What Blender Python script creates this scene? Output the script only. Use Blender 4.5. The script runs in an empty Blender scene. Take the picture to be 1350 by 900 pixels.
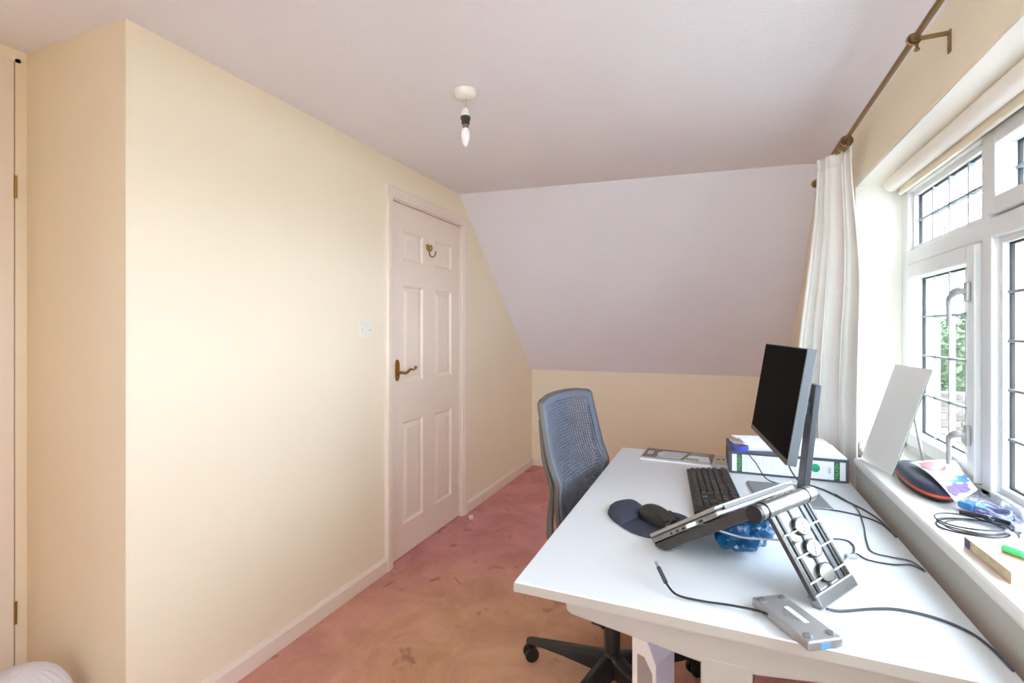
import bpy, bmesh, math, random
from mathutils import Vector, Matrix
C = bpy.context.scene.collection
S = bpy.context.scene
R = math.radians
random.seed(7)

# ------------------------------------------------------------------ camera, world, light, exposure
cam = bpy.data.cameras.new('camera'); co = bpy.data.objects.new('camera', cam); C.objects.link(co)
co.location = (0, 0, 1.28)
co.rotation_euler = (R(90), 0, math.atan(270/645))
cam.sensor_width = 36; cam.lens = 36*645/1350; cam.shift_y = -15/1350; cam.clip_start = .02
S.camera = co

w = bpy.data.worlds.new('overcast_sky'); S.world = w; w.use_nodes = True
bg = w.node_tree.nodes['Background']
bg.inputs[0].default_value = (.71, .85, 1, 1); bg.inputs[1].default_value = 10.5

pl = bpy.data.lights.new('window_portal', 'AREA'); pl.shape = 'RECTANGLE'; pl.size = 1.02; pl.size_y = 1.95
pl.cycles.is_portal = True
po = bpy.data.objects.new('window_portal', pl); C.objects.link(po)
po.location = (.735, 1.343, 1.345); po.rotation_euler = (0, R(90), 0)

# portal for the unseen window added behind the camera as fill light
pl2 = bpy.data.lights.new('added_window_portal', 'AREA'); pl2.shape = 'RECTANGLE'; pl2.size = 1.22; pl2.size_y = 1.15
pl2.cycles.is_portal = True
po2 = bpy.data.objects.new('added_window_portal', pl2); C.objects.link(po2)
po2.location = (-.19, -1.585, 1.475); po2.rotation_euler = (R(-90), 0, 0)
S.cycles.max_bounces = 14; S.cycles.diffuse_bounces = 10; S.cycles.transparent_max_bounces = 12; S.cycles.sample_clamp_indirect = 6

S.view_settings.view_transform = 'Standard'; S.view_settings.look = 'None'
S.view_settings.exposure = 0.93; S.view_settings.gamma = 1
S.view_settings.use_curve_mapping = False

# ------------------------------------------------------------------ helpers
def lin(h):
    h = h.lstrip('#'); o = []
    for i in (0, 2, 4):
        v = int(h[i:i+2], 16)/255
        o.append(v/12.92 if v <= .04045 else ((v+.055)/1.055)**2.4)
    return (*o, 1)

def mat(name, col, rough=.6, metal=0, bump=0, bscale=200, var=.04, vscale=6, spec=.5, trans=0, alpha=1, coat=0, emit=0):
    m = bpy.data.materials.new(name); m.use_nodes = True
    nt = m.node_tree; b = nt.nodes['Principled BSDF']
    c = lin(col)
    tc = nt.nodes.new('ShaderNodeTexCoord')
    n = nt.nodes.new('ShaderNodeTexNoise'); n.inputs['Scale'].default_value = vscale; n.inputs['Detail'].default_value = 4
    nt.links.new(tc.outputs['Object'], n.inputs['Vector'])
    rp = nt.nodes.new('ShaderNodeValToRGB')
    rp.color_ramp.elements[0].position = .3; rp.color_ramp.elements[1].position = .7
    rp.color_ramp.elements[0].color = tuple(max(0, v*(1-var)) for v in c[:3])+(1,)
    rp.color_ramp.elements[1].color = tuple(min(1, v*(1+var)) for v in c[:3])+(1,)
    nt.links.new(n.outputs['Fac'], rp.inputs[0]); nt.links.new(rp.outputs[0], b.inputs['Base Color'])
    b.inputs['Roughness'].default_value = rough; b.inputs['Metallic'].default_value = metal
    b.inputs['Specular IOR Level'].default_value = spec
    if trans: b.inputs['Transmission Weight'].default_value = trans
    if alpha < 1: b.inputs['Alpha'].default_value = alpha
    if coat: b.inputs['Coat Weight'].default_value = coat
    if bump:
        n2 = nt.nodes.new('ShaderNodeTexNoise'); n2.inputs['Scale'].default_value = bscale; n2.inputs['Detail'].default_value = 3
        nt.links.new(tc.outputs['Object'], n2.inputs['Vector'])
        bp = nt.nodes.new('ShaderNodeBump'); bp.inputs['Strength'].default_value = bump; bp.inputs['Distance'].default_value = .004
        nt.links.new(n2.outputs['Fac'], bp.inputs['Height']); nt.links.new(bp.outputs[0], b.inputs['Normal'])
    return m

def glass_mat(name, t=.93, col=(1, 1, 1, 1), rough=.02):
    m = bpy.data.materials.new(name); m.use_nodes = True; nt = m.node_tree
    for n in list(nt.nodes): nt.nodes.remove(n)
    o = nt.nodes.new('ShaderNodeOutputMaterial'); mx = nt.nodes.new('ShaderNodeMixShader')
    tr = nt.nodes.new('ShaderNodeBsdfTransparent'); gl = nt.nodes.new('ShaderNodeBsdfGlossy')
    lw = nt.nodes.new('ShaderNodeLayerWeight'); lw.inputs[0].default_value = .35
    pw = nt.nodes.new('ShaderNodeMath'); pw.operation = 'POWER'; pw.inputs[1].default_value = 5; nt.links.new(lw.outputs['Facing'], pw.inputs[0])
    fr = nt.nodes.new('ShaderNodeMath'); fr.operation = 'MULTIPLY_ADD'; fr.inputs[1].default_value = .25; fr.inputs[2].default_value = .04; nt.links.new(pw.outputs[0], fr.inputs[0])
    tr.inputs[0].default_value = tuple(t*c for c in col[:3])+(1,); gl.inputs['Roughness'].default_value = rough
    nt.links.new(fr.outputs[0], mx.inputs[0]); nt.links.new(tr.outputs[0], mx.inputs[1]); nt.links.new(gl.outputs[0], mx.inputs[2])
    nt.links.new(mx.outputs[0], o.inputs[0])
    return m

def new(): return bmesh.new()

def box(bm, x0, x1, y0, y1, z0, z1, M=None):
    vs = [bm.verts.new((x, y, z)) for z in (z0, z1) for y in (y0, y1) for x in (x0, x1)]
    if M:
        for v in vs: v.co = M @ v.co
    f = [(0, 2, 3, 1), (4, 5, 7, 6), (0, 1, 5, 4), (2, 6, 7, 3), (0, 4, 6, 2), (1, 3, 7, 5)]
    for q in f: bm.faces.new([vs[i] for i in q])
    return vs

def prism(bm, poly, z0, z1, M=None):
    a = [bm.verts.new((x, y, z0)) for x, y in poly]; b = [bm.verts.new((x, y, z1)) for x, y in poly]
    bm.faces.new(a[::-1]); bm.faces.new(b)
    n = len(poly)
    for i in range(n): bm.faces.new((a[i], a[(i+1) % n], b[(i+1) % n], b[i]))
    if M:
        for v in a+b: v.co = M @ v.co

def lathe(bm, prof, seg=24, M=None, cap=True):
    rings = []
    for r, z in prof:
        rings.append([bm.verts.new((r*math.cos(2*math.pi*i/seg), r*math.sin(2*math.pi*i/seg), z)) for i in range(seg)])
    for a, b in zip(rings, rings[1:]):
        for i in range(seg): bm.faces.new((a[i], a[(i+1) % seg], b[(i+1) % seg], b[i]))
    if cap:
        bm.faces.new(rings[0][::-1]); bm.faces.new(rings[-1])
    if M:
        for r in rings:
            for v in r: v.co = M @ v.co

def catmull(pts, n=6, closed=False):
    P = [Vector(p) for p in pts]
    out = []
    L = len(P)
    for i in range(L if closed else L-1):
        if closed: a, b, c, d = P[i-1], P[i], P[(i+1) % L], P[(i+2) % L]
        else: a, b, c, d = P[max(i-1, 0)], P[i], P[i+1], P[min(i+2, L-1)]
        for k in range(n):
            t = k/n
            out.append(.5*((2*b)+(c-a)*t+(2*a-5*b+4*c-d)*t*t+(3*b-a-3*c+d)*t*t*t))
    if not closed: out.append(P[-1])
    return out

def tube(bm, pts, r, seg=8, closed=False, smooth=0, rr=None):
    P = catmull(pts, smooth, closed) if smooth else [Vector(p) for p in pts]
    n = len(P); rings = []
    up = Vector((0, 0, 1))
    prev = None
    for i, p in enumerate(P):
        if closed: t = P[(i+1) % n]-P[i-1]
        else: t = P[min(i+1, n-1)]-P[max(i-1, 0)]
        t.normalize()
        if prev is None:
            ref = up if abs(t.z) < .9 else Vector((1, 0, 0))
            u = t.cross(ref).normalized()
        else:
            u = (prev-t*prev.dot(t)).normalized()
        prev = u
        v = t.cross(u)
        ri = rr[min(len(rr)-1, int(i*len(rr)/n))] if rr else r
        rings.append([bm.verts.new(p+u*ri*math.cos(2*math.pi*k/seg)+v*ri*math.sin(2*math.pi*k/seg)) for k in range(seg)])
    m = n if closed else n-1
    for i in range(m):
        a, b = rings[i], rings[(i+1) % n]
        for k in range(seg): bm.faces.new((a[k], a[(k+1) % seg], b[(k+1) % seg], b[k]))
    if not closed:
        bm.faces.new(rings[0][::-1]); bm.faces.new(rings[-1])

def cyl(bm, p, q, r, seg=16): tube(bm, [p, q], r, seg)

def obj(name, bm, m, parent=None, smooth=False, bevel=0, bseg=2, kind=None, label=None, auto=True):
    bmesh.ops.recalc_face_normals(bm, faces=bm.faces)
    me = bpy.data.meshes.new(name); bm.to_mesh(me); bm.free()
    o = bpy.data.objects.new(name, me); C.objects.link(o)
    me.materials.append(m)
    if parent: o.parent = parent
    if smooth:
        for p in me.polygons: p.use_smooth = True
        if auto: me.set_sharp_from_angle(angle=R(40))
    if bevel:
        b = o.modifiers.new('bevel', 'BEVEL'); b.width = bevel; b.segments = bseg; b.limit_method = 'ANGLE'
        b.harden_normals = False
    if kind: o['kind'] = kind
    if label: o['label'] = label
    return o

def tag(o, label, cat, group=None):
    o['label'] = label; o['category'] = cat
    if group: o['group'] = group
    return o

def thing(name, label, cat, loc=(0, 0, 0), rz=0, group=None):
    o = bpy.data.objects.new(name, None); C.objects.link(o); o.empty_display_size = .05
    o.location = loc; o.rotation_euler = (0, 0, rz)
    return tag(o, label, cat, group)

def struct(name, bm, m, parent=None, **k):
    return obj(name, bm, m, parent, kind='structure', **k)

def sempty(name, loc=(0, 0, 0)):
    o = bpy.data.objects.new(name, None); C.objects.link(o); o.location = loc; o['kind'] = 'structure'; return o

def share(src, parent, loc=(0, 0, 0), rot=(0, 0, 0), scale=None):
    c = src.copy(); C.objects.link(c); c.parent = parent; c.location = loc; c.rotation_euler = rot
    if scale: c.scale = scale
    return c

def frame_m(o, x, y, z):
    """matrix with origin o and axes x, y, z"""
    return Matrix((( x[0], y[0], z[0], o[0]), (x[1], y[1], z[1], o[1]), (x[2], y[2], z[2], o[2]), (0, 0, 0, 1)))

def text(name, s, size, m, parent, M, align='CENTER'):
    cu = bpy.data.curves.new(name, 'FONT'); cu.body = s; cu.size = size; cu.align_x = align; cu.align_y = 'CENTER'; cu.extrude = .0001
    t = bpy.data.objects.new(name, cu); C.objects.link(t)
    dg = bpy.context.evaluated_depsgraph_get()
    me = bpy.data.meshes.new_from_object(t.evaluated_get(dg))
    bpy.data.objects.remove(t)
    o = bpy.data.objects.new(name, me); C.objects.link(o); me.materials.clear(); me.materials.append(m)
    me.transform(M)
    o.parent = parent
    return o

# ------------------------------------------------------------------ materials
CREAM = mat('cream_wall_paint', '#F3E8CF', .75, bump=.08, bscale=60, var=.012, vscale=2)
WHITEP = mat('white_ceiling_paint', '#EFF1F8', .85, bump=.35, bscale=90, var=.012, vscale=3)
GLOSSW = mat('cream_gloss_woodwork', '#F0E2D3', .35, var=.012, vscale=3)
UPVC = mat('white_window_frame', '#DADAD8', .3, var=.012)
SEAL = mat('black_rubber_seal', '#1B1B1D', .7)
GREYH = mat('brushed_handle_metal', '#A5A5A2', .4, metal=.35)
LEADM = mat('grey_lead_strip', '#8F9496', .5, metal=.3)
PANE = glass_mat('clear_window_glass', .96)
SILLM = mat('white_sill_paint', '#DEDBD4', .35, var=.015)
WALLW = mat('white_reveal_paint', '#EFEBDF', .7, bump=.06, bscale=60, var=.01)
BRASS = mat('antique_brass', '#A8853F', .32, metal=.9, var=.12, vscale=30)
BRONZE = mat('bronze_pole', '#93764E', .33, metal=.75, var=.1, vscale=20)
DESKW = mat('white_desk_laminate', '#DADEE0', .35, var=.008)
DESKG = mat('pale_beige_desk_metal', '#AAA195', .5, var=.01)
BLACKP = mat('black_plastic', '#191614', .45, var=.1, vscale=30)
BLACKS = mat('black_base_plastic', '#24211F', .38, var=.1)
DGREY = mat('dark_grey_plastic', '#43454A', .4)
MIDG = mat('grey_monitor_edge', '#5F6467', .4, metal=.3)
SCREEN = mat('matte_black_screen', '#090807', .7, var=.02, spec=.05)
SILVER = mat('brushed_aluminium', '#A6A29B', .3, metal=.85, var=.06, vscale=20)
SILVERD = mat('dark_aluminium', '#8D8A88', .35, metal=.8, var=.08, vscale=15)
GUN = mat('dark_gunmetal', '#4B4743', .4, metal=.6, var=.08)
CHAIRG = mat('blue_grey_chair_plastic', '#69707F', .5, var=.05)
CHAIRF = mat('grey_brown_chair_frame', '#5C5750', .5)
NAVY = mat('navy_fabric', '#3A3C4C', .9, bump=.3, bscale=900, var=.06)
PAPER = mat('white_paper', '#F0EFF2', .8, var=.015)
PAPER2 = mat('lilac_white_paper', '#E4E2EC', .8, var=.02)
WHITEPL = mat('white_plastic', '#EEEBE0', .4, var=.01)
CURT = mat('white_curtain_cotton', '#E6E3DC', .9, bump=.12, bscale=700, var=.015)

def carpet_mat():
    m = bpy.data.materials.new('pink_orange_carpet'); m.use_nodes = True; nt = m.node_tree; b = nt.nodes['Principled BSDF']
    L = nt.links.new
    g = nt.nodes.new('ShaderNodeNewGeometry')
    def noise(sc, det=5, rough=.6, dist=0):
        n = nt.nodes.new('ShaderNodeTexNoise'); n.inputs['Scale'].default_value = sc; n.inputs['Detail'].default_value = det
        n.inputs['Roughness'].default_value = rough; n.inputs['Distortion'].default_value = dist
        L(g.outputs['Position'], n.inputs['Vector']); return n
    def ramp(src, a, ca, z, cz):
        r = nt.nodes.new('ShaderNodeValToRGB'); e = r.color_ramp.elements
        e[0].position = a; e[0].color = ca; e[1].position = z; e[1].color = cz
        L(src, r.inputs[0]); return r
    # worn orange patch around the desk chair
    mp = nt.nodes.new('ShaderNodeMapping'); mp.inputs['Location'].default_value = (.75, -1.65, 0); L(g.outputs['Position'], mp.inputs[0])
    ln = nt.nodes.new('ShaderNodeVectorMath'); ln.operation = 'LENGTH'; L(mp.outputs[0], ln.inputs[0])
    ad = nt.nodes.new('ShaderNodeMath'); ad.operation = 'MULTIPLY_ADD'
    n1 = noise(2.2, 5, .6); L(n1.outputs['Fac'], ad.inputs[0]); ad.inputs[1].default_value = 1.3; L(ln.outputs['Value'], ad.inputs[2])
    hv = nt.nodes.new('ShaderNodeMath'); hv.operation = 'MULTIPLY'; hv.inputs[1].default_value = .5; L(ad.outputs[0], hv.inputs[0])
    wear = ramp(hv.outputs[0], .50, (*lin('#D9A988')[:3], 1), .86, (*lin('#D69896')[:3], 1))
    n2 = noise(3.6, 7, .68, .6)
    tone = ramp(n2.outputs['Fac'], .3, (.80, .74, .70, 1), .62, (1.05, 1.05, 1.05, 1))
    mx = nt.nodes.new('ShaderNodeMixRGB'); mx.blend_type = 'MULTIPLY'; mx.inputs[0].default_value = 1
    L(wear.outputs[0], mx.inputs[1]); L(tone.outputs[0], mx.inputs[2])
    n3 = noise(7.5, 3, .5, 1.2)
    st = ramp(n3.outputs['Fac'], .27, (.62, .52, .5, 1), .36, (1, 1, 1, 1))
    mx2 = nt.nodes.new('ShaderNodeMixRGB'); mx2.blend_type = 'MULTIPLY'; mx2.inputs[0].default_value = .8
    L(mx.outputs[0], mx2.inputs[1]); L(st.outputs[0], mx2.inputs[2])
    n4 = noise(260, 2, .7)
    fi = ramp(n4.outputs['Fac'], .3, (.86, .86, .86, 1), .7, (1.1, 1.1, 1.1, 1))
    mx3 = nt.nodes.new('ShaderNodeMixRGB'); mx3.blend_type = 'MULTIPLY'; mx3.inputs[0].default_value = 1
    L(mx2.outputs[0], mx3.inputs[1]); L(fi.outputs[0], mx3.inputs[2])
    L(mx3.outputs[0], b.inputs['Base Color']); b.inputs['Roughness'].default_value = .95; b.inputs['Specular IOR Level'].default_value = .15
    bp = nt.nodes.new('ShaderNodeBump'); bp.inputs['Strength'].default_value = .5; bp.inputs['Distance'].default_value = .006
    L(n4.outputs['Fac'], bp.inputs['Height']); L(bp.outputs[0], b.inputs['Normal'])
    return m
CARPET = carpet_mat()

# ------------------------------------------------------------------ room shell
XL, YF, XW = -1.624, 4.37, .505
bm = new(); box(bm, -2.35, .75, -1.6, 4.47, -.1, 0); struct('floor', bm, CARPET)
bm = new()
box(bm, XL-.1, XL, .9, 2.185, 0, 2.35); box(bm, XL-.1, XL, 2.185, 2.98, 2.006, 2.35); box(bm, XL-.1, XL, 2.98, 4.47, 0, 2.35)
struct('wall_left', bm, CREAM)
bm = new(); box(bm, -2.35, XL-.1, .9, 1.0, 0, 2.35); struct('wall_recess', bm, CREAM)
bm = new(); box(bm, -2.35, -2.25, 1.0, 4.47, 0, 2.35); struct('wall_hall', bm, CREAM)
bm = new(); box(bm, -2.35, -2.17, -1.6, .0, 0, 2.35); box(bm, -2.35, -2.17, 0, .9, 2.19, 2.35); box(bm, -2.35, -2.17, .868, .9, 0, 2.19)
struct('wall_cupboard', bm, CREAM)
bm = new(); BX0, BX1, BZ0, BZ1 = -.80, .42, .90, 2.05
box(bm, -2.35, BX0, -1.6, -1.5, 0, 2.35); box(bm, BX1, .75, -1.6, -1.5, 0, 2.35); box(bm, BX0, BX1, -1.6, -1.5, 0, BZ0); box(bm, BX0, BX1, -1.6, -1.5, BZ1, 2.35); struct('wall_back', bm, CREAM)
bm = new(); box(bm, XL-.1, .75, YF, YF+.1, 0, .93); struct('wall_far', bm, CREAM)
bm = new(); box(bm, -2.25, -.85, -1.5, -.35, 0, 2.35); struct('wall_light_block', bm, CREAM)  # unseen projecting wall, added to keep back light off the recess
# ceiling: very slightly tilted, with a plaster cove above the window
bm = new()
prof = [(-2.35, 2.225, 0), (XL, 2.208, 0), (-.9, 2.192, 0), (0, 2.172, 0), (.40, 2.162, .001), (.43, 2.161, .006), (.452, 2.160, .020), (.474, 2.160, .045), (.492, 2.159, .074), (.507, 2.159, .104), (.56, 2.158, .104), (.56, 2.4, 0), (-2.35, 2.4, 0)]
secs = [[bm.verts.new((x, y, z-d*f)) for x, z, d in prof] for y, f in ((-1.6, 1), (1.5, 1), (2.1, .9), (2.6, .5), (2.95, .08), (3.6, 0))]
for a, b in zip(secs, secs[1:]):
    for i in range(len(prof)): bm.faces.new((a[i], a[(i+1) % len(prof)], b[(i+1) % len(prof)], b[i]))
bm.faces.new(secs[0]); bm.faces.new(secs[-1][::-1])
struct('ceiling', bm, WHITEP, smooth=True)
# sloping part of the ceiling over the knee wall
bm = new()
th = math.atan2(2.213-.907, YF-2.94)
y0, z0 = 2.94-.35, 2.213+.35*math.tan(th)
pts = [(YF+.04, .907-.04*math.tan(th)), (y0, z0), (y0+.15, z0+.15), (YF+.2, .95)]
vs = []
for X in (XL-.1, .75): vs.append([bm.verts.new((X, a, b)) for a, b in pts])
bm.faces.new(vs[0]); bm.faces.new(vs[1][::-1])
for i in range(4): bm.faces.new((vs[0][i], vs[1][i], vs[1][(i+1) % 4], vs[0][(i+1) % 4]))
struct('ceiling_slope', bm, WHITEP)
# right (window) wall
XO_ = .66
WY0, WY1, WZ0, WZ1 = .37, 2.315, .81, 1.85
bm = new()
box(bm, XW, .75, WY1, 4.47, 0, 2.35); box(bm, XW, .75, -1.6, WY0, 0, 2.35)
box(bm, XW, .75, WY0, WY1, WZ1, 2.35); box(bm, XW, .75, WY0, WY1, 0, WZ0)
struct('wall_right', bm, CREAM)
bm = new(); box(bm, XW+.002, XO_, WY1-.006, WY1, .84, WZ1); box(bm, XW+.002, XO_, WY0, WY0+.006, .84, WZ1); box(bm, XW+.002, XO_, WY0, WY1, WZ1-.006, WZ1)
struct('trim_window_reveal', bm, WALLW)
# window ledge: board with rounded nose and apron below
sill = sempty('window_sill')
bm = new()
prism(bm, [(.437, -.6), (.65, -.6), (.65, WY0), (.70, WY0), (.70, WY1), (XW, WY1), (XW, 2.03), (.437, 2.03)], WZ0, .84)
struct('sill_board', bm, SILLM, sill, bevel=.012, bseg=3)
bm = new(); box(bm, .446, XW, -.6, 2.022, .0, WZ0); struct('sill_apron', bm, mat('shade_grey_apron', '#B4B0A5', .5, var=.02), sill)  # apron greyer than the board: its shade is put into the colour

# baseboards
def skirting(name, pts):
    bm = new()
    (x0, y0), (x1, y1) = pts
    d = Vector((x1-x0, y1-y0, 0)); L = d.length; d.normalize(); n = Vector((-d.y, d.x, 0))
    prism(bm, [(0, 0), (.016, 0), (.016, .06), (.010, .07), (.006, .076), (0, .076)], 0, L, frame_m((x0, y0, 0), n, (0, 0, 1), d))
    return struct(name, bm, GLOSSW)
skirting('baseboard_left', ((XL, 2.13), (XL, .885)))
skirting('baseboard_left_far', ((XL, YF), (XL, 3.04)))
skirting('baseboard_far', ((XW, YF), (XL, YF)))
skirting('baseboard_recess', ((XL, .9), (-2.17, .9)))

# ------------------------------------------------------------------ panelled door in the left wall
door = sempty('door_1', (XL, 2.205, 0))
DW, DZ0, DZ1 = .757, .008, 1.988
# local: x = out into room, y along wall, z up.  leaf front at x = -.012
bm = new()
ys = [.10, .315, .442, .657]; rows = [(.178, .763), (.98, 1.535), (1.672, 1.845)]
cells = [(ys[0], ys[1]), (ys[2], ys[3])]
zc = [DZ0] + [v for r in rows for v in r] + [DZ1]
yc = [0, ys[0], ys[1], ys[2], ys[3], DW]
for i in range(len(yc)-1):
    for j in range(len(zc)-1):
        hole = i in (1, 3) and j in (1, 3, 5)
        if not hole: box(bm, -.045, -.012, yc[i], yc[i+1], zc[j], zc[j+1])
bmesh.ops.remove_doubles(bm, verts=bm.verts, dist=1e-5)
seen = {}
for f in list(bm.faces):
    k = tuple(sorted(v.index for v in f.verts)) if False else tuple(sorted((round(v.co.x, 4), round(v.co.y, 4), round(v.co.z, 4)) for v in f.verts))
    seen.setdefault(k, []).append(f)
for fs in seen.values():
    if len(fs) > 1: bmesh.ops.delete(bm, geom=fs, context='FACES_ONLY')
leaf = obj('door_leaf', bm, GLOSSW, door)
for (a, b) in cells:
    for (z0, z1) in rows:
        bm = new()
        def ring(ins, x): return [bm.verts.new((x, yy, zz)) for yy, zz in ((a+ins, z0+ins), (b-ins, z0+ins), (b-ins, z1-ins), (a+ins, z1-ins))]
        rs = [ring(0, -.012), ring(.004, -.0105), ring(.016, -.022), ring(.024, -.0225), ring(.045, -.0145), ring(.05, -.014)]
        for p, q in zip(rs, rs[1:]):
            for k in range(4): bm.faces.new((p[k], p[(k+1) % 4], q[(k+1) % 4], q[k]))
        bm.faces.new(rs[-1])
        obj('door_panel', bm, GLOSSW, leaf)
# lining + architrave
lining = new()
for y0, y1 in ((-.022, -.004), (DW+.004, DW+.022)): box(lining, -.1, .0, y0, y1, 0, 2.006)
box(lining, -.1, 0, -.022, DW+.022, DZ1+.004, 2.006); box(lining, -.075, -.05, -.005, .012, 0, DZ1); box(lining, -.075, -.05, DW-.012, DW+.005, 0, DZ1); box(lining, -.075, -.05, 0, DW, DZ1-.01, DZ1+.006)
obj('door_lining', lining, GLOSSW, door)
aw = .060
for nm, o, d, n, L in (('architrave', (0, -.012, 0), (0, 0, 1), (0, -1, 0), 2.0), ('architrave', (0, DW+.012, 0), (0, 0, 1), (0, 1, 0), 2.0), ('architrave', (0, -.012-aw, 1.998), (0, 1, 0), (0, 0, 1), DW+.024+2*aw)):
    bm = new()
    prism(bm, [(0, 0), (0, .010), (.006, .014), (.016, .014), (.024, .018), (aw-.008, .020), (aw, .014), (aw, 0)], 0, L, frame_m(o, n, (1, 0, 0), d))
    obj(nm, bm, GLOSSW, door)
for z in (.22, 1.70):
    bm = new(); cyl(bm, (-.006, DW+.002, z), (-.006, DW+.002, z+.075), .006, 10); box(bm, -.02, -.010, DW-.01, DW+.012, z, z+.075)
    obj('door_hinge', bm, GLOSSW, leaf)
# brass lever handle
HY = .05
bm = new()
lathe(bm, [(.0185, 0), (.0185, .006), (.016, .009)], 20, frame_m((-.012, HY, 1.11), (0, 1, 0), (0, 0, 1), (1, 0, 0)))
bm.free(); bm = new()
pp = []
for i in range(24):
    t = 2*math.pi*i/24; pp.append((.018*math.cos(t), .060*math.copysign(abs(math.sin(t))**.55, math.sin(t))))
M = frame_m((-.012, HY, 1.057), (0, 1, 0), (0, 0, 1), (1, 0, 0))
prism(bm, pp, 0, .006, M); prism(bm, [(x*.82, y*.93) for x, y in pp], .006, .009, M)
for zz in (1.105, 1.01): lathe(bm, [(.004, .009), (.004, .011), (.002, .012)], 8, frame_m((-.012, HY, zz), (0, 1, 0), (0, 0, 1), (1, 0, 0)))
hd = obj('door_handle', bm, BRASS, leaf, smooth=True)
bm = new()
lathe(bm, [(.012, .006), (.011, .012), (.009, .02), (.008, .05)], 16, frame_m((-.012, HY, 1.045), (0, 1, 0), (0, 0, 1), (1, 0, 0)))
tube(bm, [(.032, HY-.008, 1.045), (.036, HY+.012, 1.043), (.036, HY+.03, 1.045), (.036, HY+.05, 1.056), (.036, HY+.07, 1.060), (.034, HY+.09, 1.056), (.034, HY+.105, 1.056), (.034, HY+.114, 1.066)], .006, 10, smooth=5,
     rr=[.0085, .0085, .008, .0075, .006, .005, .0045, .006])
lathe(bm, [(.004, -.009), (.008, -.006), (.009, 0), (.008, .006), (.004, .009)], 12, frame_m((.034, HY+.115, 1.067), (0, 1, 0), (0, 0, 1), (1, 0, 0)))
obj('door_lever', bm, BRASS, hd, smooth=True)
# brass coat hook
bm = new(); hy, hz = .375, 1.765
for s in (-1, 1):
    tube(bm, [(-.008, hy+s*.004, hz+.02), (-.007, hy+s*.016, hz+.036), (-.007, hy+s*.028, hz+.03), (-.007, hy+s*.026, hz+.012), (-.007, hy+s*.008, hz+.002)], .0042, 8, smooth=4, closed=True)
lathe(bm, [(.014, 0), (.014, .004), (.009, .008)], 14, frame_m((-.012, hy, hz+.012), (0, 1, 0), (0, 0, 1), (1, 0, 0)))
tube(bm, [(-.008, hy, hz+.01), (-.006, hy, hz-.015), (.004, hy, hz-.034), (.022, hy, hz-.036), (.035, hy, hz-.024), (.038, hy, hz-.012)], .0042, 8, smooth=5)
lathe(bm, [(.003, -.006), (.0065, 0), (.003, .006)], 10, frame_m((.038, hy, hz-.010), (1, 0, 0), (0, 1, 0), (0, 0, 1)))
obj('coat_hook', bm, BRASS, leaf, smooth=True)

# cupboard door in the recess (hinged beside the corner)
d2 = sempty('door_2', (-2.17, .868, 0))
bm = new(); box(bm, -.03, .012, -.80, -.004, .01, 2.175); l2 = obj('door_leaf', bm, GLOSSW, d2, bevel=.004)
bm = new(); box(bm, -.06, .004, 0, .014, 0, 2.19); box(bm, -.06, .004, -.87, -.806, 0, 2.19); box(bm, -.06, .004, -.87, .014, 2.177, 2.2); box(bm, -.06, -.031, -.02, .002, 0, 2.18); box(bm, -.06, -.031, -.81, .002, 2.16, 2.18); obj('door_lining', bm, CREAM, d2)
for z in (.30, 1.72):
    bm = new(); cyl(bm, (.014, -.002, z), (.014, -.002, z+.075), .004, 8); obj('door_hinge', bm, BRASS, l2)
bm = new(); lathe(bm, [(.01, 0), (.008, .02), (.016, .03), (.016, .038), (.008, .045)], 16, frame_m((.012, -.74, 1.05), (0, 1, 0), (0, 0, 1), (1, 0, 0))); obj('door_knob', bm, BRASS, l2, smooth=True)

# light switch
sw = thing('light_switch', 'square white light switch on the cream wall beside the panelled door', 'light switch', (XL, 1.972, 1.281))
bm = new(); box(bm, 0, .009, -.043, .043, -.043, .043); obj('switch_plate', bm, WHITEPL, sw, bevel=.003)
bm = new(); box(bm, .009, .014, -.006, .006, -.012, .012, Matrix.Rotation(R(6), 4, 'Y')); obj('rocker', bm, WHITEPL, sw, bevel=.001)
for s in (-1, 1):
    bm = new(); lathe(bm, [(.0035, 0), (.003, .001)], 10, frame_m((.009, s*.030, 0), (0, 1, 0), (0, 0, 1), (1, 0, 0))); obj('screw', bm, GREYH, sw)

# ------------------------------------------------------------------ window
win = sempty('window_1')
XI, XO, XG = .655, .735, .690           # inner face, outer face, glass plane
ZB, ZT = .84, 1.85
ZTR0, ZTR1 = 1.518, 1.573
bm = new()
box(bm, XI, XO, 2.25, WY1, ZB, ZT); box(bm, XI, XO, WY0, .43, ZB, ZT)
box(bm, XI, XO, WY0, WY1, 1.79, ZT); box(bm, XI, XO, WY0, WY1, ZB-.03, .862)
obj('window_frame', bm, UPVC, win, bevel=.005)
bm = new(); box(bm, XI+.001, XO, WY0, WY1, ZTR0, ZTR1); obj('transom', bm, UPVC, win, bevel=.006)
BAYS = [(1.70, 2.25), (1.065, 1.648), (.43, 1.013)]
for y0, y1 in ((1.648, 1.70), (1.013, 1.065)):
    bm = new(); box(bm, XI, XO, y0, y1, ZB, ZT); obj('mullion', bm, UPVC, win, bevel=.005)
leadm = {}
def lead(parent, y0, y1, z0, z1):
    bm = new(); box(bm, XG-.008, XG+.008, y0, y1, z0, z1); return obj('glazing_lead', bm, LEADM, parent)
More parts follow.
